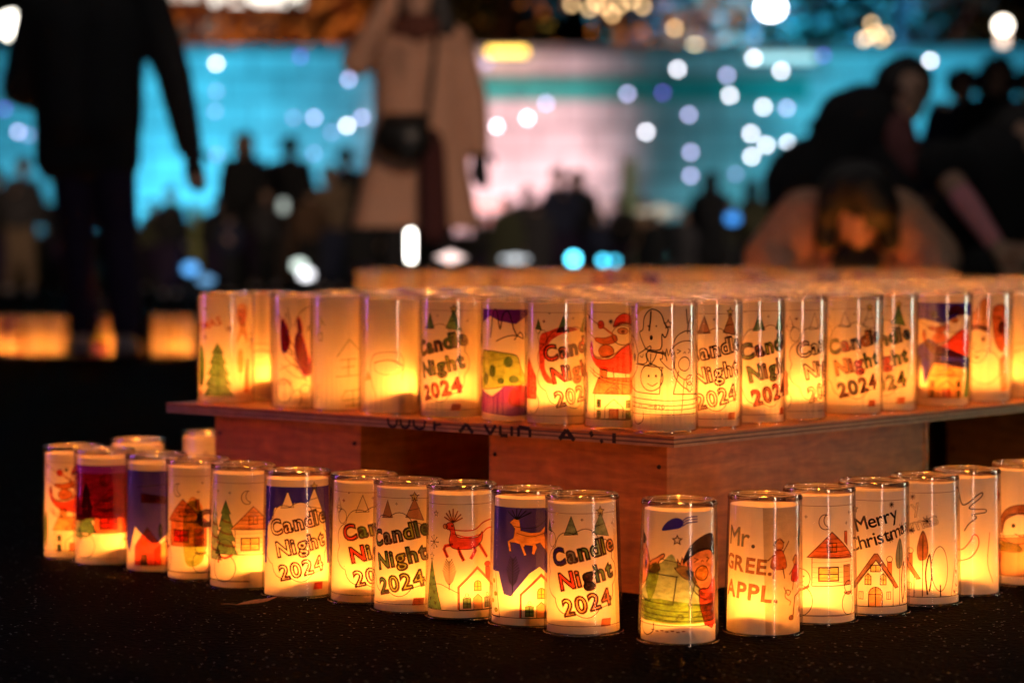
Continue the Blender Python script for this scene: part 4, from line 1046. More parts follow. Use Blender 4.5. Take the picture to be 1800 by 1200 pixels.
def shaded_lamp(loc, z, target, watt, size, col, label):  # unseen lamps added to brighten the coat and the crowd, poles invented
    o = empty('street_lamp', loc); tag(o, label, 'lamp')
    bm = bmesh.new(); lathe(bm, [(.09, 0), (.06, .4), (.045, z + .1)], 12); from_bm('pole', bm, M_BLACK, o)
    bm = bmesh.new(); lathe(bm, [(.05, z + .25), (.2, z + .1), (.2, z)], 16); from_bm('lamp_shade', bm, M_BLACK, o)
    L = bpy.data.lights.new('lamp_beam', 'SPOT'); L.energy = watt; L.color = col; L.spot_size = R(size); L.spot_blend = .5; L.shadow_soft_size = .12
    lo = bpy.data.objects.new('lamp_beam', L); link(lo, o); lo.location = (0, 0, z - .02); lo.rotation_euler = (Vector(target) - Vector((loc[0], loc[1], z - .02))).to_track_quat('-Z', 'Y').to_euler()
shaded_lamp((2.5, -2.0, 0), 5.0, (-.45, 10.5, .95), 4600, 10.5, (1.0, .68, .50), 'added warm fill lamp behind the photographer, aimed at the beige coat')
shaded_lamp((-5.2, 15.5, 0), 4.2, (-2.2, 22.0, .3), 900, 50, (1.0, .72, .5), 'added fill lamp for the crowd outside the left picture edge')
shaded_lamp((5.6, 15.0, 0), 4.2, (1.6, 20.5, .3), 900, 50, (1.0, .78, .6), 'added fill lamp for the crowd outside the right picture edge')
def festoon():  # unseen overhead bulbs added to put sparkles on the cup rims
    for n, (p0, p1) in enumerate((((-2.6, 5.2), (3.2, 6.4)), ((-3.0, 8.6), (3.6, 8.2)), ((-1.9, 2.6), (2.4, 2.2)))):
        for (x, y) in (p0, p1):
            bm = bmesh.new(); lathe(bm, [(.12, 0), (.12, .03), (.025, .05), (.02, 3.0)], 12); tag(from_bm('cable_post', bm, M_BLACK, None, (x, y, 0)), 'slim black post added out of view to hold the bulbs', 'post', 'posts of the added overhead bulbs')
        pts = [Vector((p0[0] + (p1[0] - p0[0]) * t / 20, p0[1] + (p1[1] - p0[1]) * t / 20, 3.0 - .35 * math.sin(PI * t / 20))) for t in range(21)]
        bm = bmesh.new(); tube(bm, pts, .006, 6); tag(from_bm('light_cable', bm, M_BLACK), 'black cable added out of view to carry bulbs over the boards', 'cable', 'cables of the added overhead bulbs')
        for t in range(2, 20, 3):
            bm = bmesh.new(); bmesh.ops.create_uvsphere(bm, u_segments=8, v_segments=6, radius=.028); lathe(bm, [(.012, .025), (.012, .05), (.001, .052)], 8, 1)
            tag(from_bm('festoon_bulb', bm, [glow('festoon', (1.0, .88, .80), 95), M_BLACK], None, pts[t] - Vector((0, 0, .055))), 'small unseen bulb added overhead for sparkles on the cup rims', 'bulb', 'added overhead bulbs')
festoon()

# ------------------------------------------------------------------ stage wall, lit from below by coloured floodlights
YW = 28.0
def mat_wall():
    m, nt, out = newmat('tiled_wall')
    b = N(nt, 'ShaderNodeBsdfPrincipled'); tc = N(nt, 'ShaderNodeTexCoord')
    br = N(nt, 'ShaderNodeTexBrick'); br.inputs['Scale'].default_value = 1.0; br.inputs['Brick Width'].default_value = 0.6; br.inputs['Row Height'].default_value = 0.3; br.inputs['Mortar Size'].default_value = 0.02
    br.inputs[1].default_value = (0.78, 0.78, 0.76, 1); br.inputs[2].default_value = (0.62, 0.63, 0.62, 1); br.inputs[3].default_value = (0.4, 0.4, 0.4, 1)
    mp = N(nt, 'ShaderNodeMapping'); mp.inputs['Rotation'].default_value = (PI / 2, 0, 0)
    nt.links.new(tc.outputs['Object'], mp.inputs[0]); nt.links.new(mp.outputs[0], br.inputs['Vector'])
    ns = N(nt, 'ShaderNodeTexNoise'); ns.inputs['Scale'].default_value = 0.9; ns.inputs['Detail'].default_value = 5; nt.links.new(tc.outputs['Object'], ns.inputs['Vector'])
    nm = N(nt, 'ShaderNodeMapRange'); nm.inputs[1].default_value = .3; nm.inputs[2].default_value = .7; nm.inputs[3].default_value = .55; nm.inputs[4].default_value = 1.1; nt.links.new(ns.outputs[0], nm.inputs[0])
    sm = N(nt, 'ShaderNodeVectorMath', operation='SCALE'); nt.links.new(br.outputs[0], sm.inputs[0]); nt.links.new(nm.outputs[0], sm.inputs['Scale'])
    nt.links.new(sm.outputs[0], b.inputs['Base Color']); b.inputs['Roughness'].default_value = 0.7
    nt.links.new(b.outputs[0], out.inputs[0]); return m
wall_top = at_y(900, 97, YW).z
o = empty('stage_wall', (0, YW, 0)); tag(o, 'long low tiled wall lit cyan and pink behind the crowd', 'wall')
M_WALL = mat_wall()
bm = bmesh.new(); box(bm, (4, 0.15, wall_top / 2), (44, 0.3, wall_top)); from_bm('wall_face', bm, M_WALL, o)
bm = bmesh.new(); box(bm, (4, 0.1, wall_top + 0.05), (44.3, 0.5, 0.098), 0, 0.01); from_bm('coping', bm, pbr('concrete', (0.3, 0.3, 0.3), 0.8), o)
zb0 = at_y(900, 176, YW).z; zb1 = at_y(900, 138, YW).z; xb0 = at_y(836, 160, YW).x; xb1 = at_y(1420, 160, YW).x
bm = bmesh.new(); box(bm, ((xb0 + xb1) / 2, -0.02, (zb0 + zb1) / 2), (xb1 - xb0, 0.036, zb1 - zb0)); from_bm('teal_band', bm, pbr('teal_tile', (0.03, 0.42, 0.36), 0.6, 0.3, 3), o)
def flood(px, tpy, dist, col, watt, angle, blend=1.0, zl=0.25, label='', aim_px=None):
    base = at_y(px, 430, YW - dist); base.z = 0
    o = empty('floodlight', base); tag(o, label, 'floodlight', 'floodlights at the foot of the stage wall')
    bm = bmesh.new(); box(bm, (0, -0.05, 0.12), (0.3, 0.1, 0.22), 0, 0.02); box(bm, (0, 0, 0.01), (0.2, 0.2, 0.02)); from_bm('housing', bm, M_BLACK, o)
    L = bpy.data.lights.new('flood_beam', 'SPOT'); L.energy = watt * .78; L.color = col; L.spot_size = R(angle); L.spot_blend = blend; L.shadow_soft_size = 0.08
    lo = bpy.data.objects.new('flood_beam', L); link(lo, o); lo.location = (0, 0.06, zl)
    tgt = at_y(aim_px if aim_px else px, tpy, YW) - base - Vector((0, 0.06, zl))
    lo.rotation_euler = tgt.to_track_quat('-Z', 'Y').to_euler()
    return o
CY = (0.05, 0.58, 0.90); TE = (0.05, 0.64, 0.86)
flood(-260, 200, 3.4, CY, 900, 120, label='cyan floodlight at the foot of the wall, outside the left picture edge')
flood(130, 200, 3.2, CY, 950, 120, label='cyan floodlight behind the man in black')
flood(330, 300, 2.6, CY, 1100, 110, label='bright cyan floodlight right of the man in black')
flood(560, 200, 3.2, CY, 1000, 120, label='cyan floodlight behind the two standing silhouettes')
flood(890, 295, 2.6, (1.0, 0.54, 0.57), 1150, 66, label='pink white floodlight right of the beige coat')
flood(1010, 250, 3.4, (1.0, 0.50, 0.56), 240, 105, label='soft pink floodlight behind the couple')
flood(1170, 240, 3.4, (0.16, 0.62, 0.78), 330, 110, label='pale floodlight left of the tall seated silhouette')
flood(1330, 160, 3.0, TE, 700, 120, label='teal floodlight behind the fairy lights')
flood(1560, 180, 3.0, TE, 800, 120, label='teal floodlight behind the bending person')
flood(1660, 300, 2.4, CY, 700, 100, label='cyan floodlight in the gap left of the dark group')
flood(1850, 200, 3.2, CY, 800, 120, label='cyan floodlight outside the right picture edge')
flood(2400, 200, 3.2, (0.7, 1.0, 0.85), 900, 120, label='assumed greenish floodlight added out of view far to the right for cup streaks')  # unseen, added so the wall beyond the frame streaks the cups greenish

# ------------------------------------------------------------------ low hedge added to keep the wall foot dark behind the crowd
def hedge():
    rn = random.Random(9); o = empty('hedge', (0, 24.9, 0)); tag(o, 'low dark hedge added to cover the lit foot of the stage wall', 'hedge')
    bm = bmesh.new()
    for k in range(15000):
        x = rn.uniform(-9, 9); z = rn.uniform(.02, .62 + .07 * math.sin(x * 1.7) + .05 * math.sin(x * 4.1)); y = rn.uniform(-.35, .35)
        s_ = rn.uniform(.05, .10); n = Vector((rn.uniform(-1, 1), rn.uniform(-1, 1), rn.uniform(-1, 1))).normalized(); a = n.orthogonal().normalized() * s_; b = n.cross(a) * .7; c = Vector((x, y, z))
        bm.faces.new([bm.verts.new(c + q) for q in (a, b, -a, -b)])
    from_bm('foliage', bm, pbr('hedge_leaf', (0.014, 0.02, 0.010), .8, .4, 3), o)
    bm = bmesh.new()
    for k in range(60): tube(bm, [(-9 + k * .3, rn.uniform(-.1, .1), 0), (-9 + k * .3 + rn.uniform(-.2, .2), 0, .7)], .02, 5)
    from_bm('stems', bm, pbr('hedge_stem', (0.06, 0.04, 0.03), .9), o)
hedge()

# ------------------------------------------------------------------ fairy lights hanging in front of the wall
YF = 26.0
BULB = {}
def bulb_mesh(kind, col, st, rad):
    bm = bmesh.new(); bmesh.ops.create_uvsphere(bm, u_segments=12, v_segments=8, radius=rad)
    lathe(bm, [(rad * .35, rad * .9), (rad * .35, rad * 1.4), (0.001, rad * 1.45)], 8, 1)
    me = bpy.data.meshes.new('fairy_light'); bm.to_mesh(me); bm.free()
    me.materials.append(glow('bulb_' + kind, col, st)); me.materials.append(M_BLACK); BULB[kind] = me
bulb_mesh('violet', (0.62, 0.58, 1.0), 7.6, 0.027); bulb_mesh('dim', (0.45, 0.50, 1.0), 3.0, 0.027); bulb_mesh('white', (0.92, 0.90, 1.0), 13.0, 0.027); bulb_mesh('warm', (1.0, 0.62, 0.28), 8.0, 0.034); bulb_mesh('purple', (0.25, 0.12, 1.0), 3.4, 0.027)
LBL = {'violet': 'pale violet fairy light hanging before the wall', 'dim': 'faint blue fairy light hanging before the wall', 'white': 'bright white fairy light hanging before the wall', 'warm': 'warm fairy light in the uplit tree', 'purple': 'deep purple fairy light hanging before the wall'}
def bulb(px, py, kind, Y=YF, label=None, group='fairy lights hung before the stage wall'):
    p = at_y(px, py, Y); o = meshobj('fairy_light', BULB[kind], None, p); tag(o, label or LBL[kind], 'fairy light', group); return p
FL = [(380,112,'white'),(528,100,'purple'),(613,140,'violet'),(380,161,'dim'),(378,196,'dim'),(381,272,'dim'),(516,207,'dim'),(552,207,'violet'),(583,233,'dim'),(610,221,'white'),(636,207,'violet'),(552,270,'dim'),(844,168,'dim'),(873,222,'white'),(927,208,'white'),(960,182,'violet'),(1103,165,'violet'),(1136,232,'white'),(1165,163,'purple'),(1191,122,'white'),(1211,202,'violet'),(1214,268,'violet'),(1214,309,'violet'),(1278,133,'violet'),(1283,168,'white'),(1325,102,'white'),(1373,125,'white'),(1342,188,'white'),(1383,190,'violet'),(1320,235,'white'),(1347,255,'white'),(1385,252,'white'),(1321,275,'white'),(1387,277,'dim'),(1293,306,'dim'),(1447,98,'purple'),(1605,107,'violet'),(1635,107,'white'),(1775,142,'white'),(1585,104,'purple'),(32,232,'violet'),(50,238,'dim'),(8,192,'purple'),(855,112,'dim')]
strands = {}
for (px, py, k) in FL:
    p = bulb(px, py, k); strands.setdefault(round(p.x * 1.6), []).append(p)
for key, ps in strands.items():
    x = sum(p.x for p in ps) / len(ps); zlo = min(p.z for p in ps)
    bm = bmesh.new(); pts = [Vector((x, YF, 4.6))] + sorted([p + Vector((0, 0, 0.06)) for p in ps], key=lambda q: -q.z)
    tube(bm, pts, 0.003, 5); tag(from_bm('light_string', bm, M_BLACK), 'thin dark cable that carries fairy lights before the wall', 'cable', 'cables of the fairy lights')

# ------------------------------------------------------------------ street lamps, buildings and trees behind the wall
def street_lamp(px, py, Y, rad, col, st, label, squash=1.0, arm=0.0):
    p = at_y(px, py, Y); o = empty('street_lamp', (p.x, p.y, 0)); tag(o, label, 'lamp')
    bm = bmesh.new(); lathe(bm, [(0.09, 0), (0.07, 0.3), (0.05, p.z - rad)], 12); from_bm('pole', bm, M_BLACK, o)
    bm = bmesh.new(); bmesh.ops.create_uvsphere(bm, u_segments=20, v_segments=12, radius=rad)
    bmesh.ops.scale(bm, vec=(squash, 1, 1 if squash >= 1 else 1), verts=bm.verts); bmesh.ops.translate(bm, vec=(0, 0, p.z), verts=bm.verts)
    from_bm('lamp_globe', bm, glow('lamp_' + '%d_%d' % (px, py), col, st), o)
    bm = bmesh.new(); lathe(bm, [(rad * .5, p.z + rad * .92), (rad * .3, p.z + rad * 1.2), (0.002, p.z + rad * 1.25)], 12); from_bm('lamp_cap', bm, M_BLACK, o)
    return o
street_lamp(26, 45, 33, 0.17, (1.0, 0.93, 0.8), 9, 'white street lamp at the upper left picture corner', 1.35)
street_lamp(250, 8, 35, 0.10, (1.0, 0.75, 0.45), 14, 'small warm street lamp over the shoulder of the man in black')
street_lamp(1355, 14, 33, 0.13, (0.92, 0.97, 1.0), 16, 'large bluish white street lamp near the top right', 1.2)
street_lamp(1222, 88, 31, 0.085, (1.0, 0.78, 0.45), 9, 'small warm globe lamp above the wall')
def tube_lamp():
    p = at_y(1763, 45, 31); o = empty('street_lamp', (p.x, p.y, 0)); tag(o, 'white street lamp with a glowing post at the upper right', 'lamp')
    bm = bmesh.new(); bmesh.ops.create_uvsphere(bm, u_segments=16, v_segments=10, radius=0.085); bmesh.ops.translate(bm, vec=(0, 0, p.z), verts=bm.verts); from_bm('lamp_globe', bm, glow('lamp_post_head', (1.0, 0.88, 0.72), 12), o)
    z1 = at_y(1763, 118, 31).z
    bm = bmesh.new(); lathe(bm, [(0.06, z1), (0.06, p.z - .12)], 12, cap_b=True, cap_t=True); from_bm('lamp_post', bm, glow('lamp_post_glow', (1.0, 0.72, 0.55), 3.2), o)
    bm = bmesh.new(); lathe(bm, [(0.08, 0), (0.06, z1)], 12); from_bm('pole', bm, M_BLACK, o)
tube_lamp()
p = at_y(891, 92, 27.6); o = empty('wall_lamp', p); tag(o, 'long yellow lamp lying on the wall coping', 'lamp')
bm = bmesh.new(); box(bm, (0, 0, 0), (0.46, 0.12, 0.09), 0, 0.03); from_bm('lamp_glass', bm, glow('yellow_lamp', (1.0, 0.60, 0.10), 5), o)
bm = bmesh.new(); box(bm, (0, 0, -0.06), (0.5, 0.16, 0.03), 0, 0.01); from_bm('lamp_base', bm, M_BLACK, o)
p = at_y(1375, 103, 27.7); o = empty('wall_lamp', p); tag(o, 'pale blue strip lamp lying on the wall coping', 'lamp')
bm = bmesh.new(); box(bm, (0, 0, 0), (0.75, 0.1, 0.10), 0, 0.03); from_bm('lamp_glass', bm, glow('blue_strip_lamp', (0.45, 0.9, 1.0), 1.4), o)
bm = bmesh.new(); box(bm, (0, 0, -0.065), (0.8, 0.14, 0.03), 0, 0.01); from_bm('lamp_base', bm, M_BLACK, o)
# brick building at the back left
YB = 44.0
M_BRICK = pbr('dark_brick', (0.11, 0.035, 0.018), 0.85, 0.35, 6)
bl = empty('brick_building', (0, YB, 0)); tag(bl, 'dim red brick building with lit strip windows behind the wall', 'building')
xl = at_y(230, 60, YB).x; xr = at_y(640, 60, YB).x
bm = bmesh.new(); box(bm, ((xl + xr) / 2, 2, 3.5), (xr - xl, 4, 7)); from_bm('wall', bm, M_BRICK, bl)
def win(px0, px1, py0, py1, mat, nm='window'):
    a = at_y(px0, py1, YB - .06); b = at_y(px1, py0, YB - .06)
    bm = bmesh.new(); box(bm, ((a.x + b.x) / 2, -0.03, (a.z + b.z) / 2), (b.x - a.x, 0.05, b.z - a.z)); return from_bm(nm, bm, mat, bl)
win(372, 535, -30, 8, glow('shop_light', (1.0, 0.92, 0.8), 3.0)); win(285, 350, -30, -2, glow('shop_light_dim', (1.0, 0.9, 0.75), 1.2))
for (x0, x1, y0, y1, st) in ((355, 400, 30, 62, .16), (430, 480, 36, 72, .05), (300, 335, 40, 66, .05)): win(x0, x1, y0, y1, glow('lit_pane_%d' % x0, (1.0, 0.85, 0.7), st))
Lp = bpy.data.lights.new('facade_light', 'SPOT'); Lp.energy = 1500; Lp.color = (1.0, 0.35, 0.12); Lp.spot_size = R(100); Lp.spot_blend = 1; Lp.shadow_soft_size = .1
lo = bpy.data.objects.new('facade_light', Lp); link(lo, bl); lo.location = ((xl + xr) / 2 + .3, -6, 0.6); lo.rotation_euler = (R(112), 0, 0)

M_LEAF = pbr('leaf', (0.07, 0.09, 0.03), 0.7, 0.4, 3); M_LEAF_DRY = pbr('autumn_leaf', (0.24, 0.11, 0.03), 0.7, 0.4, 3); M_BARK = pbr('bark', (0.16, 0.09, 0.05), 0.9, 0.35, 8, bump=.4)
def tree(px, Y, h, spread, mleaf, label, seed, crown_z0=0.45, nleaf=1300):
    rn = random.Random(seed); x = at_y(px, 300, Y).x
    o = empty('tree', (x, Y, 0)); tag(o, label, 'tree')
    bm = bmesh.new(); top = Vector((rn.uniform(-.3, .3), 0, h * .8)); tube(bm, [(0, 0, 0), (0.05, 0, h * .25), top * .6, top], [h * .045, h * .036, h * .025, h * .008], 10)
    tips = []
    for k in range(13):
        z0 = h * (.28 + .045 * k); a = rn.uniform(0, 2 * PI); l = spread * rn.uniform(.5, 1)
        e = Vector((l * math.cos(a), l * math.sin(a), z0 + l * rn.uniform(.3, .8))); m_ = Vector((e.x * .45, e.y * .45, z0 + l * .12))
        tube(bm, [(0, 0, z0), m_, e], [h * .016, h * .010, h * .003], 6); tips += [e, m_.lerp(e, .5), m_]
    from_bm('trunk', bm, M_BARK, o)
    bm = bmesh.new()
    for k in range(nleaf):
        c = rn.choice(tips) + Vector((rn.gauss(0, spread * .16), rn.gauss(0, spread * .16), rn.gauss(0, spread * .13)))
        if c.z < h * crown_z0 * .7: continue
        s = rn.uniform(.06, .13); n = Vector((rn.uniform(-1, 1), rn.uniform(-1, 1), rn.uniform(-1, 1))).normalized(); a = n.orthogonal().normalized() * s; b = n.cross(a) * .6
        bm.faces.new([bm.verts.new(c + q) for q in (a, b, -a, -b)])
    from_bm('crown', bm, mleaf, o)
    return o, x
def uplight(o, watt, col, loc=(0.5, -1.6, 0.2), z=3.5):
    L = bpy.data.lights.new('tree_uplight', 'SPOT'); L.energy = watt; L.color = col; L.spot_size = R(75); L.spot_blend = .8; L.shadow_soft_size = .1
    lo = bpy.data.objects.new('tree_uplight', L); link(lo, o); lo.location = loc; lo.rotation_euler = (Vector((0, 0, z)) - Vector(loc)).to_track_quat('-Z', 'Y').to_euler()
t1, _ = tree(1105, 36, 6.5, 2.4, M_LEAF_DRY, 'tree with autumn leaves lit orange above the middle of the wall', 1, .55); uplight(t1, 3000, (1.0, .48, .14))
t2, _ = tree(545, 38, 6.5, 2.6, M_LEAF_DRY, 'orange lit autumn tree left of the beige coat', 2, .5); uplight(t2, 2200, (1.0, .40, .10))
t3, _ = tree(1320, 37, 6.0, 2.2, M_LEAF, 'tree washed in blue light beside the bluish white lamp', 3, .5); uplight(t3, 20000, (.02, .30, 1.0), (-.3, -2, .2)); 
t4, _ = tree(1600, 38, 6.5, 2.6, M_LEAF, 'dark tree with a column of warm fairy lights at the right', 4, .5); uplight(t4, 160, (1.0, .45, .2))
t5, _ = tree(1900, 38, 6.5, 2.6, M_LEAF, 'dim reddish tree behind the right street lamp', 5, .5); uplight(t5, 260, (1.0, .35, .12))
t6, _ = tree(880, 42, 7.0, 2.6, M_LEAF, 'nearly black tree above the yellow wall lamp', 6, .5)
t7, _ = tree(100, 40, 7.0, 2.6, M_LEAF, 'nearly black tree behind the man in black', 7, .5)
rnd = random.Random(5)
for (px, py) in ((1062, 12), (1076, 26), (1048, 4), (1090, 10), (1110, 2), (1036, 16), (1186, 50), (1086, 92), (1005, 8), (1130, 12)): bulb(px, py, 'warm', 33.4, 'warm fairy light in the orange lit tree above the wall', 'warm fairy lights in the middle tree')
for (px, py) in ((1532, 42), (1540, 58), (1526, 66), (1548, 70), (1534, 84), (1544, 96), (1528, 98), (1556, 62), (1518, 70)): bulb(px, py, 'warm', 35.0, 'warm fairy light in the dark tree at the right', 'warm fairy lights in the right tree')

# ------------------------------------------------------------------ people
SCR = bpy.data.scenes.new('scratch')
def blob(name, caps, voxel, mat, parent, sq=None, smooth=2):
    bm = bmesh.new()
    for (p, q, r0, r1) in caps:
        p = Vector(p); q = Vector(q); d = q - p; L = d.length
        n = 4; pts = [p.lerp(q, k / n) for k in range(n + 1)] if L > 1e-5 else [p]
        for (c, r) in ((p, r0), (q, r1)):
            g = bmesh.ops.create_uvsphere(bm, u_segments=14, v_segments=9, radius=r); bmesh.ops.translate(bm, vec=c, verts=g['verts'])
        if L > 1e-4:
            up = d.normalized(); a = up.orthogonal().normalized(); b = up.cross(a)
            R0 = [bm.verts.new(p + (a * math.cos(2 * PI * k / 14) + b * math.sin(2 * PI * k / 14)) * r0) for k in range(14)]
            R1 = [bm.verts.new(q + (a * math.cos(2 * PI * k / 14) + b * math.sin(2 * PI * k / 14)) * r1) for k in range(14)]
            for k in range(14): bm.faces.new((R0[k], R0[(k + 1) % 14], R1[(k + 1) % 14], R1[k]))
            bm.faces.new(R0[::-1]); bm.faces.new(R1)
    if sq:
        for v in bm.verts: v.co.y = sq[1] + (v.co.y - sq[1]) * sq[0]
    me = bpy.data.meshes.new(name); bm.to_mesh(me); bm.free()
    o = bpy.data.objects.new(name, me); SCR.collection.objects.link(o)
    m = o.modifiers.new('r', 'REMESH'); m.mode = 'VOXEL'; m.voxel_size = voxel
    m2 = o.modifiers.new('s', 'SMOOTH'); m2.iterations = smooth * 2; m2.factor = .5
    SCR.view_layers[0].update(); dg = SCR.view_layers[0].depsgraph; me2 = bpy.data.meshes.new_from_object(o.evaluated_get(dg)); me2.name = name
    bpy.data.objects.remove(o); bpy.data.meshes.remove(me)
    me2.materials.clear(); me2.materials.append(mat)
    for p_ in me2.polygons: p_.use_smooth = True
    return meshobj(name, me2, parent)
M_SKIN = pbr('skin', (0.50, 0.29, 0.20), 0.55, 0.08, 6); M_HAIR = pbr('black_hair', (0.007, 0.005, 0.005), 0.6, 0.3, 60, stretch=(1, 1, .1))
M_CLOTH_BLACK = pbr('black_cloth', (0.009, 0.009, 0.011), 0.9, 0.3, 40); M_TROUSER = pbr('dark_trousers', (0.018, 0.007, 0.034), 0.9, 0.3, 40); M_SHOE = pbr('shoe', (0.34, 0.28, 0.27), 0.6)
M_COAT = pbr('beige_wool', (0.47, 0.255, 0.165), 0.95, 0.12, 60); M_DRESS = pbr('dark_red_knit', (0.045, 0.006, 0.005), 0.9, 0.2, 60); M_BAG = pbr('black_leather', (0.008, 0.008, 0.008), 0.45)
M_SCARF = pbr('brown_scarf', (0.10, 0.03, 0.018), 0.95, .3, 30); M_PINK = pbr('pink_fleece', (0.85, 0.32, 0.38), 0.95, .12, 40); M_EYE = pbr('eye', (0.01, 0.008, 0.008), 0.2); M_FUR = pbr('brown_fleece', (0.55, 0.30, 0.20), 0.95, .25, 50)
M_BROWN = pbr('brown_cloth', (0.10, 0.05, 0.025), .9); M_GREYC = pbr('grey_cloth', (0.05, 0.045, 0.05), .9); M_NAVYC = pbr('navy_cloth', (0.02, 0.025, 0.06), .9); M_OLIVEC = pbr('olive_cloth', (0.07, 0.07, 0.035), .9); M_TAN = pbr('tan_cloth', (0.20, 0.13, 0.08), .9)
M_WHITE = pbr('white_cloth', (0.6, 0.6, 0.58), .9)
def hand_caps(w, d, s=1.0, side=1, curl=.5):
    w = Vector(w); d = Vector(d).normalized(); across = Vector((0, 1, 0)).cross(d).normalized() if abs(d.y) < .9 else Vector((1, 0, 0)); fr = d.cross(across)
    c = [(w, w + d * .07 * s, .024 * s, .030 * s)]
    for k, (off, ln) in enumerate(((-.027, .070), (-.009, .080), (.009, .075), (.027, .058))):
        b = w + d * .085 * s + across * off * s; m_ = b + d * ln * .5 * s; e = m_ + (d * (1 - curl) + fr * curl * side).normalized() * ln * .5 * s
        c += [(b, m_, .0095 * s, .0090 * s), (m_, e, .0090 * s, .0075 * s)]
    t0 = w + d * .03 * s - across * .03 * s; t1 = t0 + (d * .6 - across * .8).normalized() * .035 * s; c += [(t0, t1, .012 * s, .010 * s), (t1, t1 + d * .028 * s, .010 * s, .008 * s)]
    return c
def head_caps(c, r, fy):
    c = Vector(c)
    return [(c + Vector((0, 0, r * .25)), c + Vector((0, fy * r * .12, -r * .45)), r * .80, r * .60), (c + Vector((0, fy * r * .55, -r * .85)), c + Vector((0, fy * r * .6, -r * .8)), r * .26, r * .2),
            (c + Vector((0, fy * r * .78, 0)), c + Vector((0, fy * r * .98, -r * .22)), r * .12, r * .15), (c + Vector((-r * .8, 0, -r * .1)), c + Vector((-r * .82, 0, -r * .25)), r * .14, r * .1), (c + Vector((r * .8, 0, -r * .1)), c + Vector((r * .82, 0, -r * .25)), r * .14, r * .1),
            (c + Vector((-r * .2, fy * r * .72, -r * .52)), c + Vector((r * .2, fy * r * .72, -r * .52)), r * .10, r * .10)]
def eyes(o, c, r, fy):
    bm = bmesh.new()
    for s in (-1, 1):
        bm = bmesh.new(); bmesh.ops.create_uvsphere(bm, u_segments=8, v_segments=6, radius=r * .12); bmesh.ops.translate(bm, vec=Vector(c) + Vector((s * r * .34, fy * r * .74, r * .02)), verts=bm.verts); from_bm('eye', bm, M_EYE, o)
def standing(loc, h, fy, label, group=None, J=None, top=M_CLOTH_BLACK, legs=M_TROUSER, long_coat=None, hair=M_HAIR, vox=0.014, detail=True, bulk=1.0, hairlen=0.0, name='person', legb=None, hem=None):
    """Joints in metres for height h: x to the picture's right, y away from the camera, z up. fy=-1 faces the camera, +1 turns the back to it."""
    o = empty(name, loc); tag(o, label, 'person', group)
    k = h / 1.65
    D = dict(pel=(0, 0, .88), chest=(0, 0, 1.20), neck=(0, 0, 1.40), head=(0, fy * .02, 1.53), shL=(-.17, 0, 1.33), shR=(.17, 0, 1.33), elL=(-.23, 0, 1.07), elR=(.23, 0, 1.07), wrL=(-.25, fy * .03, .83), wrR=(.25, fy * .03, .83),
             hipL=(-.09, 0, .86), hipR=(.09, 0, .86), knL=(-.10, fy * .01, .47), knR=(.10, fy * .01, .47), anL=(-.11, 0, .08), anR=(.11, 0, .08))
    if J: D.update(J)
    P = {n: Vector(v) * k for n, v in D.items()}
    b = bulk * k; ab = k * (1 + (bulk - 1) * .45)
    body = [(P['pel'], P['chest'], .10 * k, .11 * k), (P['chest'], P['neck'], .09 * k, .052 * k), (P['neck'], P['head'], .05 * k, .05 * k)] + head_caps(P['head'], .115 * k, fy)
    for s in 'LR':
        body += [(P['chest'] + Vector((0, 0, .08 * k)), P['sh' + s], .06 * k, .055 * k), (P['sh' + s], P['el' + s], .050 * k, .038 * k), (P['el' + s], P['wr' + s], .038 * k, .025 * k)]
        body += [(P['hip' + s], P['kn' + s], .075 * k, .052 * k), (P['kn' + s], P['an' + s], .052 * k, .034 * k), (P['an' + s], P['an' + s] + Vector((0, fy * .12, -.045)) * k, .035 * k, .028 * k)]
        body += hand_caps(P['wr' + s], P['wr' + s] - P['el' + s], k, -fy, .45) if detail else [(P['wr' + s], P['wr' + s] + (P['wr' + s] - P['el' + s]).normalized() * .14 * k, .035 * k, .03 * k)]
    blob('body', body, vox if detail else .03, M_SKIN, o)
    tp = [(P['pel'] + Vector((-.06 * k, 0, 0)), P['chest'] + Vector((-.07 * k, 0, .04 * k)), .115 * b, .11 * b), (P['pel'] + Vector((.06 * k, 0, 0)), P['chest'] + Vector((.07 * k, 0, .04 * k)), .115 * b, .11 * b), (P['chest'], P['neck'] + Vector((0, 0, -.03 * k)), .10 * b, .07 * b)]
    for s in 'LR': tp += [(P['neck'] + Vector((0, 0, -.06 * k)), P['sh' + s], .055 * k, .07 * k), (P['sh' + s], P['el' + s], .072 * ab, .062 * ab), (P['el' + s], P['wr' + s], .062 * ab, .048 * ab)]
    if long_coat: 
        for u in (-1.1, -.75, -.4, -.05, .3, .65, 1): tp.append((P['pel'] + Vector((u * .07 * k, 0, .1 * k)), Vector((P['pel'].x + u * long_coat[1] * k, 0, long_coat[0] * k + .06)), .10 * b, .075 * b))
    jacket = blob('coat' if long_coat else 'jacket', tp, vox if detail else .03, top, o)
    if hem:
        bm = bmesh.new(); bm.from_mesh(jacket.data); q = bmesh.ops.bisect_plane(bm, geom=bm.verts[:] + bm.edges[:] + bm.faces[:], plane_co=(0, 0, hem), plane_no=(0, 0, -1), clear_outer=True)
        bmesh.ops.holes_fill(bm, edges=[e for e in q['geom_cut'] if isinstance(e, bmesh.types.BMEdge)]); bm.to_mesh(jacket.data); bm.free()
    tr = []; lb = k * (legb or (1 + (bulk - 1) * .8))
    for s in 'LR': tr += [(P['pel'] + Vector((0, 0, -.02 * k)), P['hip' + s], .10 * lb, .10 * lb), (P['hip' + s], P['kn' + s], .095 * lb, .075 * lb), (P['kn' + s], P['an' + s] + Vector((0, 0, .03 * k)), .075 * lb, .062 * lb)]
    blob('trousers', tr, vox if detail else .03, legs, o)
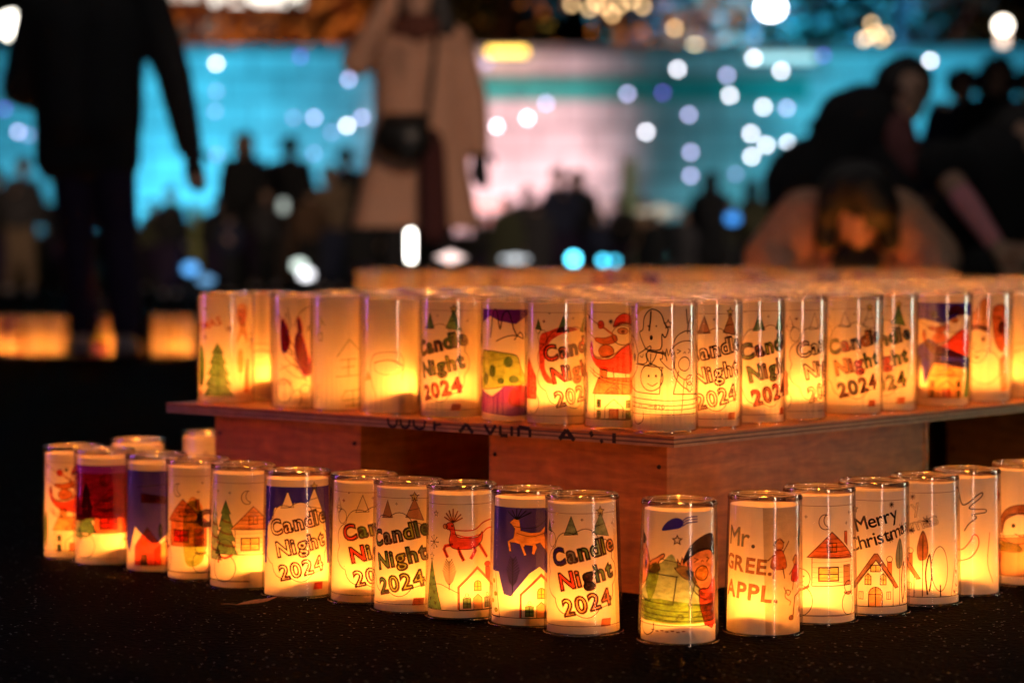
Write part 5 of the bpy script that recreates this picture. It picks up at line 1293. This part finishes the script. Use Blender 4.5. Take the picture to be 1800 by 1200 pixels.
    for s in 'LR': blob('shoe', [(P['an' + s] + Vector((0, -fy * .03 * k, -.035 * k)), P['an' + s] + Vector((0, fy * .13 * k, -.045 * k)), .048 * k, .038 * k)], .012, M_SHOE, o)
    hc = P['head'] + Vector((0, -fy * .025 * k, .035 * k)); ha = [(hc + Vector((-.015 * k, 0, 0)), hc + Vector((.015 * k, 0, .01)), .108 * k, .108 * k)]
    if hairlen:
        for u in (-1, 1): ha.append((hc + Vector((u * .07 * k, -fy * .02, 0)), hc + Vector((u * .085 * k, -fy * .03, -hairlen * k)), .055 * k, .04 * k))
        ha.append((hc + Vector((0, -fy * .05 * k, 0)), hc + Vector((0, -fy * .06 * k, -hairlen * k)), .075 * k, .05 * k))
    blob('hair', ha, .012 if detail else .03, hair, o)
    if detail: eyes(o, P['head'], .115 * k, fy)
    return o, P, k
def gnd(px, Y): return Vector((at_y(px, 430, Y).x, Y, 0))
# man in black seen from behind, weight on one leg, left elbow out
man, MP, mk = standing(gnd(172, 9.5), 1.74, 1, 'man in black seen from behind, left elbow out, beside low orange lanterns', None,
    dict(shL=(-.21, 0, 1.30), shR=(.19, 0, 1.33), elL=(-.30, .06, 1.00), wrL=(-.14, .16, .93), elR=(.285, 0, 1.05), wrR=(.335, .04, .79), chest=(-.03, 0, 1.18), pel=(-.03, 0, .88), knL=(-.085, .03, .47), anL=(-.055, .02, .08), knR=(.08, .0, .47), anR=(.115, -.08, .08), hipL=(-.10, 0, .86), hipR=(.05, 0, .86)), bulk=1.26, legb=.95, long_coat=(.68, .10))
blob('glove', hand_caps(MP['wrR'], MP['wrR'] - MP['elR'], mk * 1.15, -1, .45), .010, M_CLOTH_BLACK, man)
# woman in the open beige coat, facing the camera
lady, LP, lk = standing(gnd(735, 10.6), 1.66, -1, 'woman in an open beige coat with one hand raised to her face', None,
    dict(shL=(-.17, 0, 1.32), elL=(-.26, -.10, 1.22), wrL=(-.12, -.18, 1.45), shR=(.16, 0, 1.32), elR=(.24, 0, 1.06), wrR=(.26, -.03, .86)), top=M_COAT, legs=M_CLOTH_BLACK, long_coat=(.36, .20), bulk=1.15, hairlen=.26, legb=.74, hem=.515)
blob('dress', [((.065, -.13, .90), (.065, -.15, .85), .045, .055), ((.065, -.15, .85), (.075, -.165, .50), .06, .065)], .014, M_DRESS, lady)
blob('loose_hair', [((.085, -.02, 1.53), (.12, -.04, 1.38), .065, .055), ((-.09, -.02, 1.53), (-.10, -.03, 1.44), .05, .04)], .012, M_HAIR, lady)
blob('scarf', [((-.06, -.03, 1.375), (.06, -.03, 1.375), .07, .07), ((0, -.08, 1.36), (0, -.08, 1.40), .05, .05)], .012, M_SCARF, lady)
blob('glove', hand_caps(Vector((.26, -.03, .86)) * lk, (.02, -.03, -.24), lk * 1.15, 1, .5), .010, M_CLOTH_BLACK, lady)
bg = empty('shoulder_bag', gnd(735, 10.6)); tag(bg, 'round black shoulder bag hanging before the beige coat', 'bag')
blob('pouch', [((-.08, -.20, .90), (-.03, -.22, .89), .10, .105), ((-.12, -.20, .97), (.03, -.22, .97), .035, .035)], .012, M_BAG, bg)
bm = bmesh.new(); tube(bm, [(-.15, -.20, .98), (-.16, -.12, 1.15), (-.10, .02, 1.42)][:1] + [(.05, -.20, .98), (.07, -.18, 1.15), (.08, -.13, 1.30), (.08, -.02, 1.44)], .011, 8); from_bm('strap', bm, M_BAG, bg)
# woman bending low over the far lanterns
Y3 = 7.24
def leaning(px, head_py, Y, hr, label, hair, top, fy=-1, spread=.34, drop=.42, hood=None):
    c = at_y(px, head_py, Y); o = empty('person', (c.x, Y, 0)); tag(o, label, 'person'); z = c.z
    H = Vector((0, 0, z)); N_ = Vector((0, .12, z - .10)); SL = Vector((-.13, .14, z - .03)); SR = Vector((.13, .14, z - .03)); EL = Vector((-spread, .10, z - drop * .66)); ER = Vector((spread, .10, z - drop * .66)); WL = Vector((-spread * .95, -.06, z - drop)); WR = Vector((spread * 1.0, -.06, z - drop)); PV = Vector((0, .62, max(.24, z - .28)))
    KN = [Vector((-.16, .30, .30)), Vector((.16, .30, .30))]; AN = [Vector((-.14, .62, .07)), Vector((.14, .62, .07))]
    body = head_caps(H, hr, fy) + [(H, N_, .05, .055), (N_, N_.lerp(PV, .45), .09, .12), (N_.lerp(PV, .45), PV, .12, .13)]
    for s, (sh, el, wr) in enumerate(((SL, EL, WL), (SR, ER, WR))):
        body += [(N_, sh, .06, .055), (sh, el, .05, .038), (el, wr, .038, .024)] + hand_caps(wr, wr - el, 1, 1, .5) + [(PV, KN[s], .085, .055), (KN[s], AN[s], .055, .035), (AN[s], AN[s] + Vector((0, -.12, -.03)), .035, .028)]
    blob('body', body, .012, M_SKIN, o)
    tp = [(N_ + Vector((0, .03, -.03)), PV, .125, .15)]
    for (sh, el, wr) in ((SL, EL, WL), (SR, ER, WR)): tp += [(N_ + Vector((0, .02, -.05)), sh, .08, .10), (sh, el, .105, .095), (el, wr, .09, .055)]
    if hood: tp += [(H + Vector((-.02, .07, .03)), H + Vector((.02, .07, .03)), hr * 1.12, hr * 1.12)]
    blob('coat', tp, .012, top, o)
    ha = [(H + Vector((-.01, .035, .05)), H + Vector((.01, .035, .05)), hr * 1.05, hr * 1.05), (H + Vector((.02, -.05, .055)), H + Vector((.045, -.06, .015)), hr * .82, hr * .74)]
    for u in (-1, 1): ha += [(H + Vector((u * hr * .75, .0, .05)), H + Vector((u * hr * .95, .0, -.085)), .042, .036), (H + Vector((u * hr * .5, -hr * .5, hr * .75)), H + Vector((u * hr * .9, -hr * .35, 0)), .04, .035)]
    blob('hair', ha, .010, hair, o); eyes(o, H, hr, fy)
    tr = []
    for s in (0, 1): tr += [(PV, KN[s], .12, .08), (KN[s], AN[s], .08, .06)]
    blob('trousers', tr, .015, M_CLOTH_BLACK, o)
    blob('scarf', [(H + Vector((-.02, .0, -.15)), H + Vector((.02, .0, -.15)), .06, .06), (H + Vector((0, -.01, -.17)), H + Vector((0, -.03, -.26)), .05, .045)], .012, M_CLOTH_BLACK, o)
    for s in (0, 1): blob('shoe', [(AN[s] + Vector((0, .03, -.03)), AN[s] + Vector((0, -.13, -.035)), .045, .036)], .012, M_SHOE, o)
    return o
leaning(1507, 372, Y3 - .06, .100, 'woman in brown fleece bending low over the far lanterns, face lit orange', M_HAIR, M_FUR, spread=.235, drop=.215, hood=False)
# dark person bending behind her, profile to the left
def bending(px, Y, label):
    o = empty('person', gnd(px, Y)); tag(o, label, 'person')
    z = lambda py: at_y(px, py, Y).z; x = lambda q: (q - px) * Y / F
    H = Vector((x(1590), -.05, z(165))); SH = Vector((x(1520), 0, z(225))); CH = Vector((x(1500), .05, z(300))); PV = Vector((x(1440), .15, z(330))); 
    body = head_caps(H, .105, -1) + [(H, SH, .05, .06), (SH, CH, .12, .14), (CH, PV, .14, .15)]
    A1 = Vector((x(1560), -.15, z(330))); A2 = Vector((x(1600), -.25, z(420)))
    body += [(SH, A1, .055, .04), (A1, A2, .04, .026)] + hand_caps(A2, A2 - A1, 1, 1)
    B1 = Vector((x(1470), -.10, z(350))); B2 = Vector((x(1500), -.2, z(430))); body += [(SH, B1, .055, .04), (B1, B2, .04, .026)] + hand_caps(B2, B2 - B1, 1, 1)
    for u in (-.1, .1): body += [(PV, Vector((PV.x + u, .0, .42)), .08, .055), (Vector((PV.x + u, .0, .42)), Vector((PV.x + u, .12, .07)), .055, .035), (Vector((PV.x + u, .12, .07)), Vector((PV.x + u, 0, .04)), .035, .03)]
    blob('body', body, .013, M_SKIN, o)
    blob('jacket', [(SH, CH, .17, .19), (CH, PV, .19, .2), (SH + Vector((-.06, 0, .02)), SH + Vector((.05, 0, .03)), .13, .10), (SH, A1, .10, .08), (A1, A2, .08, .05), (SH, B1, .10, .08), (B1, B2, .08, .05)], .014, M_CLOTH_BLACK, o)
    tr = []
    for u in (-.1, .1): tr += [(PV, Vector((PV.x + u, .0, .42)), .12, .08), (Vector((PV.x + u, .0, .42)), Vector((PV.x + u, .12, .09)), .08, .06)]
    blob('trousers', tr, .015, M_TROUSER, o)
    for u in (-.1, .1): blob('shoe', [(Vector((PV.x + u, .15, .045)), Vector((PV.x + u, -.02, .04)), .045, .036)], .012, M_SHOE, o)
    blob('hair', [(H + Vector((-.02, .03, .03)), H + Vector((.0, .03, .04)), .105, .105), (H + Vector((-.06, .02, 0)), H + Vector((-.08, .0, -.18)), .06, .05)], .011, M_HAIR, o); eyes(o, H, .105, -1)
    blob('scarf', [(SH + Vector((.10, -.10, -.02)), SH + Vector((.13, -.14, -.16)), .075, .06)], .012, pbr('rose_scarf', (0.20, 0.07, 0.07), .95), o)
bending(1520, 9.0, 'dark haired person in black bending forward with a rose scarf')
# group at the right edge
grp = 'people in black at the right edge'
standing(gnd(1750, 15.5), 1.62, -1, 'dark dressed woman with reddish lit face at the right picture edge', grp, top=M_CLOTH_BLACK, bulk=1.3, detail=True, vox=.02, hairlen=.15)
standing(gnd(1688, 16.2), 1.60, -1, 'man with short dark hair and black jacket left of the reddish lit woman', grp, top=M_NAVYC, bulk=1.3, vox=.02)
standing(gnd(1652, 17.0), 1.42, -1, 'shorter dark figure at the left of the group at the right edge', grp, top=M_CLOTH_BLACK, bulk=1.2, vox=.02)
standing(gnd(1810, 15.0), 1.52, -1, 'dark figure cut by the right picture edge', grp, top=M_GREYC, bulk=1.4, vox=.02)
# crouching dark visitor whose pink sleeve reaches down
def reacher():
    Y = 8.2; o = empty('person', gnd(1790, Y)); tag(o, 'crouching person in black with a pink sleeve reaching down to the lanterns', 'person')
    z = lambda py: at_y(1790, py, Y).z; x = lambda q: (q - 1790) * Y / F
    H = Vector((x(1800), .05, z(250))); SH = Vector((x(1648), -.02, z(290))); NK = Vector((x(1770), .08, z(300))); EL = Vector((x(1690), -.12, z(362))); WR = Vector((x(1726), -.2, z(425))); PV = Vector((x(1800), .2, .30)); S2 = Vector((x(1850), .1, z(310))); E2 = Vector((x(1860), -.1, z(400))); W2 = Vector((x(1800), -.25, z(430)))
    body = head_caps(H, .11, -1) + [(H, NK, .05, .06), (NK, PV, .12, .14), (NK, SH, .06, .05), (SH, EL, .05, .04), (EL, WR, .04, .026), (NK, S2, .06, .055), (S2, E2, .05, .04), (E2, W2, .04, .026)] + hand_caps(WR, WR - EL, 1.1, 1, .3) + hand_caps(W2, W2 - E2, 1, 1, .5)
    legs_ = []
    for u in (-.15, .15):
        K = Vector((PV.x + u, -.15, .36)); A = Vector((PV.x + u, .12, .07)); body += [(PV, K, .085, .055), (K, A, .055, .035), (A, A + Vector((0, -.12, -.03)), .035, .028)]; legs_ += [(PV, K, .12, .085), (K, A, .085, .06)]
        blob('shoe', [(A + Vector((0, .03, -.03)), A + Vector((0, -.13, -.035)), .045, .036)], .012, M_SHOE, o)
    blob('body', body, .012, M_SKIN, o); blob('trousers', legs_, .015, M_CLOTH_BLACK, o)
    blob('jacket', [(NK, SH, .10, .085), (NK, PV, .17, .17), (NK, S2, .09, .11), (S2, E2, .09, .08), (E2, W2, .075, .05), (NK + Vector((-.05, .03, -.05)), NK + Vector((-.12, .03, -.12)), .13, .12)], .013, M_CLOTH_BLACK, o)
    blob('sleeve', [(SH, EL, .040, .044), (EL, WR, .044, .032)], .010, M_PINK, o)
    blob('hair', [(H + Vector((0, .03, .03)), H + Vector((0.01, .03, .03)), .115, .115)], .011, M_HAIR, o); eyes(o, H, .11, -1)
reacher()
# the crowd between the coat and the stage wall
cg = 'crowd in front of the stage wall'
CR = [
 (430, 234, 24.0, -1, 'tall silhouette in a long dark coat left of the woman in beige', M_CLOTH_BLACK, M_TROUSER, (.55, .12), 1.25, .2),
 (510, 242, 24.5, 1, 'dark standing silhouette between the long coat and the woman in beige', M_CLOTH_BLACK, M_BROWN, None, 1.45, 0),
 (585, 290, 23.0, -1, 'shorter person with a greyish face close left of the beige coat', M_TAN, M_NAVYC, None, 1.2, .15),
 (378, 345, 22.0, 1, 'small child in dark clothes left of the tall silhouette', M_CLOTH_BLACK, M_TROUSER, None, 1.3, 0),
 (38, 278, 22.0, -1, 'person in brown trousers at the left picture edge', M_GREYC, M_TAN, None, 1.3, 0),
 (-4, 300, 22.5, -1, 'dark person cut by the left picture edge', M_CLOTH_BLACK, M_TROUSER, None, 1.3, 0),
 (300, 330, 21.0, -1, 'dark person half hidden right behind the man in black', M_CLOTH_BLACK, M_TROUSER, None, 1.4, 0),
 (986, 296, 21.0, -1, 'left one of two people standing close together before the pink glow', M_NAVYC, M_TROUSER, None, 1.25, 0),
 (1018, 300, 21.4, -1, 'right one of two people standing close together before the pink glow', M_CLOTH_BLACK, M_TROUSER, None, 1.35, .15),
 (1092, 345, 22.0, 1, 'smaller dark figure beside the pale green banner', M_CLOTH_BLACK, M_TROUSER, None, 1.2, 0),
 (1247, 303, 19.5, 1, 'broad dark silhouette below the fairy lights', M_CLOTH_BLACK, M_CLOTH_BLACK, (.4, .16), 1.7, .2),
 (1326, 318, 20.0, 1, 'narrow dark silhouette left of the bending people', M_OLIVEC, M_TROUSER, None, 1.3, .2),
 (1440, 205, 16.0, 1, 'dark figure half hidden behind the bending person in black', M_CLOTH_BLACK, M_TROUSER, None, 1.3, 0),
 (890, 345, 20.0, -1, 'dark figure low before the pink floodlight', M_OLIVEC, M_TROUSER, (.3, .2), 1.6, 0),
 (945, 352, 20.5, 1, 'dark figure next to the couple, to their left', M_GREYC, M_TROUSER, (.3, .2), 1.5, 0),
 (850, 385, 20.5, 1, 'child in black right of the beige coat', M_CLOTH_BLACK, M_TROUSER, None, 1.5, 0),
 (1150, 385, 19.0, 1, 'small dark figure left of the broad silhouette', M_CLOTH_BLACK, M_CLOTH_BLACK, (.3, .2), 1.6, 0),
 (1200, 370, 19.0, -1, 'small dark figure touching the broad silhouette', M_GREYC, M_CLOTH_BLACK, (.3, .2), 1.6, 0),
 (1390, 375, 18.0, -1, 'low dark figure left of the woman in brown fleece', M_CLOTH_BLACK, M_CLOTH_BLACK, (.3, .2), 1.6, 0),
 (640, 330, 21.0, 1, 'dark figure partly behind the beige coat', M_CLOTH_BLACK, M_TROUSER, (.4, .12), 1.4, 0),
]
CR += [
 (105, 330, 23.5, 1, 'dim figure seen left of the legs of the man in black', M_CLOTH_BLACK, M_TROUSER, None, 1.2, 0),
 (268, 352, 23.8, -1, 'short figure behind the right arm of the man in black', M_OLIVEC, M_TROUSER, None, 1.2, 0),
 (405, 372, 21.5, 1, 'small figure in navy at the foot of the tall silhouette', M_NAVYC, M_CLOTH_BLACK, None, 1.2, 0),
 (470, 330, 23.5, -1, 'slim person in grey between the two tall silhouettes', M_GREYC, M_CLOTH_BLACK, None, 1.1, .15),
 (545, 325, 22.2, 1, 'person in brown left of the tan jacket', M_BROWN, M_CLOTH_BLACK, None, 1.2, 0),
 (612, 262, 24.8, 1, 'tall person just left of the beige coat', M_CLOTH_BLACK, M_GREYC, None, 1.15, 0),
 (922, 330, 21.6, 1, 'person with grey clothes behind the low dark figures', M_GREYC, M_CLOTH_BLACK, None, 1.15, .1),
 (1050, 372, 20.2, -1, 'child in dark blue right of the couple', M_NAVYC, M_CLOTH_BLACK, None, 1.2, 0),
 (1130, 350, 23.0, -1, 'slim person right of the pale green banner', M_TAN, M_CLOTH_BLACK, None, 1.1, .1),
 (1285, 352, 21.0, -1, 'person in olive between the broad and the narrow silhouette', M_OLIVEC, M_CLOTH_BLACK, None, 1.15, 0),
 (1362, 340, 21.5, 1, 'person in grey right of the narrow silhouette', M_GREYC, M_CLOTH_BLACK, None, 1.15, 0),
 (1415, 300, 19.0, -1, 'slim dark person left of the bending people', M_NAVYC, M_CLOTH_BLACK, None, 1.15, .15),
]
rp = random.Random(31)
def pose():
    u = lambda a: rp.uniform(-a, a)
    J = dict(head=(u(.04), u(.04), 1.53), anL=(-.11 + u(.05), u(.1), .08), anR=(.11 + u(.05), u(.1), .08), shL=(-.165, 0, 1.32 + u(.02)), shR=(.165, 0, 1.32 + u(.02)))
    for sd, n in ((-1, 'L'), (1, 'R')):
        k = rp.random()
        if k < .4: J['el' + n] = (sd * (.22 + rp.random() * .06), u(.08), 1.06); J['wr' + n] = (sd * (.05 + rp.random() * .08), -.16, 1.02 + rp.random() * .28)
        else: J['el' + n] = (sd * (.20 + rp.random() * .05), u(.06), 1.07); J['wr' + n] = (sd * (.20 + rp.random() * .07), u(.1), .84)
    return J
for (px, py, Y, fy, lab, top, legs, lc, blk, hl) in CR:
    g = gnd(px, Y); h = at_y(px, py, Y).z
    standing(g, max(.7, h / 1.0), fy, lab, cg, None if py < 245 else pose(), top, legs, lc, M_HAIR, .03, False, min(blk, 1.5), hl)
# small bright things low among the crowd
def ground_light(px, py, Y, rad, hgt, col, st, label):
    p = at_y(px, py, Y); o = empty('ground_light', (p.x, Y, 0)); tag(o, label, 'light')
    bm = bmesh.new(); lathe(bm, [(0.001, 0), (rad * 1.3, 0), (rad * 1.3, .02), (.02, .03), (.02, max(.04, p.z - hgt / 2))], 16); from_bm('stand', bm, M_BLACK, o)
    bm = bmesh.new(); z0 = p.z - hgt / 2; lathe(bm, [(0.001, z0), (rad, z0 + rad * .4), (rad, z0 + hgt - rad * .4), (0.001, z0 + hgt)], 16); from_bm('lamp_glass', bm, glow('ground_%d_%d' % (px, py), col, st), o)
ground_light(722, 432, 9.9, .015, .13, (1.0, .95, .85), 12, 'tall white lantern light before the legs of the woman in beige')
ground_light(792, 452, 9.9, .065, .05, (1.0, .72, .66), 2.2, 'pinkish low light right of the woman in beige')
ground_light(905, 455, 16, .09, .05, (.9, .95, 1.0), 1.4, 'wide pale light low before the dark crowd')
ground_light(1008, 455, 18, .034, .075, (.10, .72, 1.0), 12, 'round cyan light low below the couple')
ground_light(1060, 458, 18, .025, .05, (.08, .68, 1.0), 7, 'left cyan light of a touching pair')
ground_light(1080, 459, 18.3, .022, .045, (.08, .68, 1.0), 5, 'right cyan light of a touching pair')
ground_light(538, 482, 18, .05, .08, (.95, .95, 1.0), 3.5, 'white light at the feet of the standing silhouettes')
ground_light(526, 466, 18.3, .05, .08, (.85, 1.0, .9), 2.2, 'small greenish white light at the feet of the silhouettes')
ground_light(398, 408, 22, .045, .09, (.06, .28, 1.0), 2.6, 'small blue light beside the child')
ground_light(335, 472, 21, .06, .10, (.12, .45, 1.0), 2.0, 'blue light near the ground right of the man in black')
ground_light(362, 492, 21, .07, .08, (.2, .5, .9), 1.2, 'second faint blue light near the ground right of the man in black')
ground_light(498, 362, 23, .035, .12, (.85, .95, .85), .8, 'greenish pale light held between the two silhouettes')
ground_light(1452, 304, 12, .03, .07, (.75, .85, .8), 3.0, 'greenish white light above the head of the woman in fleece')
ground_light(1288, 384, 19, .05, .09, (.05, .28, .8), 2.0, 'dark blue light beside the broad silhouette')
ground_light(1370, 368, 22, .10, .10, (.9, .95, .7), .9, 'yellowish light between narrow silhouette and bending people')
ground_light(1160, 372, 23, .22, .14, (1.0, .85, .65), .55, 'wide pale yellow light behind the small dark figures')
ground_light(960, 392, 23, .05, .09, (.08, .25, .6), 1.4, 'dull blue light in front of the seated crowd')
ground_light(855, 360, 24, .20, .10, (1.0, .35, .30), 2.2, 'salmon light below the pink glow')
ground_light(868, 386, 24, .12, .10, (1.0, .3, .25), .8, 'dim salmon light below the brighter salmon one')
ground_light(972, 358, 24, .14, .08, (1.0, .6, .5), .7, 'dull pink light left of the couple')
ground_light(1060, 365, 24, .09, .12, (1.0, .6, .58), .6, 'dull rose light right of the couple')
bn = empty('banner', gnd(1108, 23)); tag(bn, 'narrow pale green banner standing in the crowd', 'banner')
bm = bmesh.new(); box(bm, (0, 0, .75), (.12, .012, 1.0), 0, .003); from_bm('cloth', bm, pbr('green_cloth', (.35, .5, .28), .9), bn)
bm = bmesh.new(); tube(bm, [(-.075, 0, 0), (-.075, 0, 1.3)], .01, 6); from_bm('pole', bm, M_BLACK, bn)
b2 = empty('banner', gnd(345, 23)); tag(b2, 'narrow yellow green banner right of the man in black', 'banner')
bm = bmesh.new(); box(bm, (0, 0, .5), (.10, .012, .62), 0, .003); from_bm('cloth', bm, pbr('yellow_green_cloth', (.26, .28, .09), .9), b2)
bm = bmesh.new(); tube(bm, [(-.065, 0, 0), (-.065, 0, .83)], .01, 6); from_bm('pole', bm, M_BLACK, b2)

# ------------------------------------------------------------------ second board and the row of lanterns at the far left
Y2 = 6.7; x0 = at_y(624, 480, Y2).x; x1 = at_y(1672, 480, Y2).x
o = empty('plywood_board', ((x0 + x1) / 2, Y2 + .28, 0)); tag(o, 'second lantern board standing farther back behind the first', 'board')
bm = bmesh.new(); box(bm, (0, 0, ZT - .007), (x1 - x0 + .06, .62, .0128), 0, .001); from_bm('top_sheet', bm, M_PLY, o)
for u in (-.36, 0.05, .40):
    c = empty('wooden_crate', ((x0 + x1) / 2 + u * (x1 - x0), Y2 + .28, 0)); tag(c, 'plywood crate carrying the second board', 'crate', 'crates under the second board')
    h_ = ZT - .0142
    for (pc, ps) in (((0, -.23, h_ / 2), (.3, .012, h_)), ((0, .23, h_ / 2), (.3, .012, h_)), ((-.144, 0, h_ / 2), (.012, .447, h_)), ((.144, 0, h_ / 2), (.012, .447, h_))):
        bm = bmesh.new(); box(bm, pc, ps, 0, .001); from_bm('side_panel', bm, M_PLY, c)
G2 = 'lanterns on the second board'
rnd = random.Random(3); n2 = int((x1 - x0) / .0985)
SETS = INNER + [sleeve(a, 'tall') for a in (art_dusk(), art_candle(0, ['navy', 'red'], ['red'], ['red'], 'purple'), art_deer('red', 'navy'))]
for j in range(5):
    for i in range(n2 + 1):
        p = Vector((x0 + .04 + .0985 * i + (0.045 if j % 2 else 0) + rnd.uniform(-.004, .004), Y2 + .045 + .1 * j + .012 * i / n2, ZT))
        lantern(p, 'tall', SETS[rnd.randrange(len(SETS))], 'blurred glowing lantern on the second board farther back', G2, rnd.uniform(0, 6.28), (rnd.uniform(-.012, .012), rnd.uniform(-.012, .012)), inner='far')
G3 = 'low row of lanterns beside the man in black'
for j in range(2):
    for k, px in enumerate(range(-20, 335, 38)):
        if px in (246,) : continue
        p = gnd(px + rnd.uniform(-4, 4), 9.55 + .12 * j); p.z = .0005
        lantern(p, 'turned', SETS[0] if rnd.random() < .7 else SETS[rnd.randrange(len(SETS))], 'blurred glowing ground lantern in the row beside the man in black', G3, rnd.uniform(0, 6.28), (rnd.uniform(-.012, .012), -.012))

# ------------------------------------------------------------------ dry leaf on the asphalt
p = at_z(450, 1062, 0.004)
bm = bmesh.new()
ln = [(-.024, 0, 0), (-.014, .006, .002), (0, .0085, .004), (.014, .006, .005), (.026, .001, .008), (.014, -.004, .004), (0, -.006, .002), (-.014, -.004, .001)]
top_ = [bm.verts.new(v) for v in ln]; bot = [bm.verts.new((v[0], v[1], v[2] - .0006)) for v in ln]
bm.faces.new(top_); bm.faces.new(bot[::-1])
for k in range(8): bm.faces.new((top_[k], bot[k], bot[(k + 1) % 8], top_[(k + 1) % 8]))
lf = from_bm('fallen_leaf', bm, pbr('dry_leaf', (.32, .12, .04), .6, .3, 200), None, p + Vector((0, 0, .001))); lf.rotation_euler = (0, 0, R(14)); tag(lf, 'narrow dry leaf lying on the asphalt before the navy lantern', 'leaf')
bm = bmesh.new(); tube(bm, [(-.024, 0, 0), (-.034, .001, .001), (-.042, 0, .001)], .0006, 5); from_bm('stalk', bm, M_BARK, lf)

bpy.data.scenes.remove(SCR)
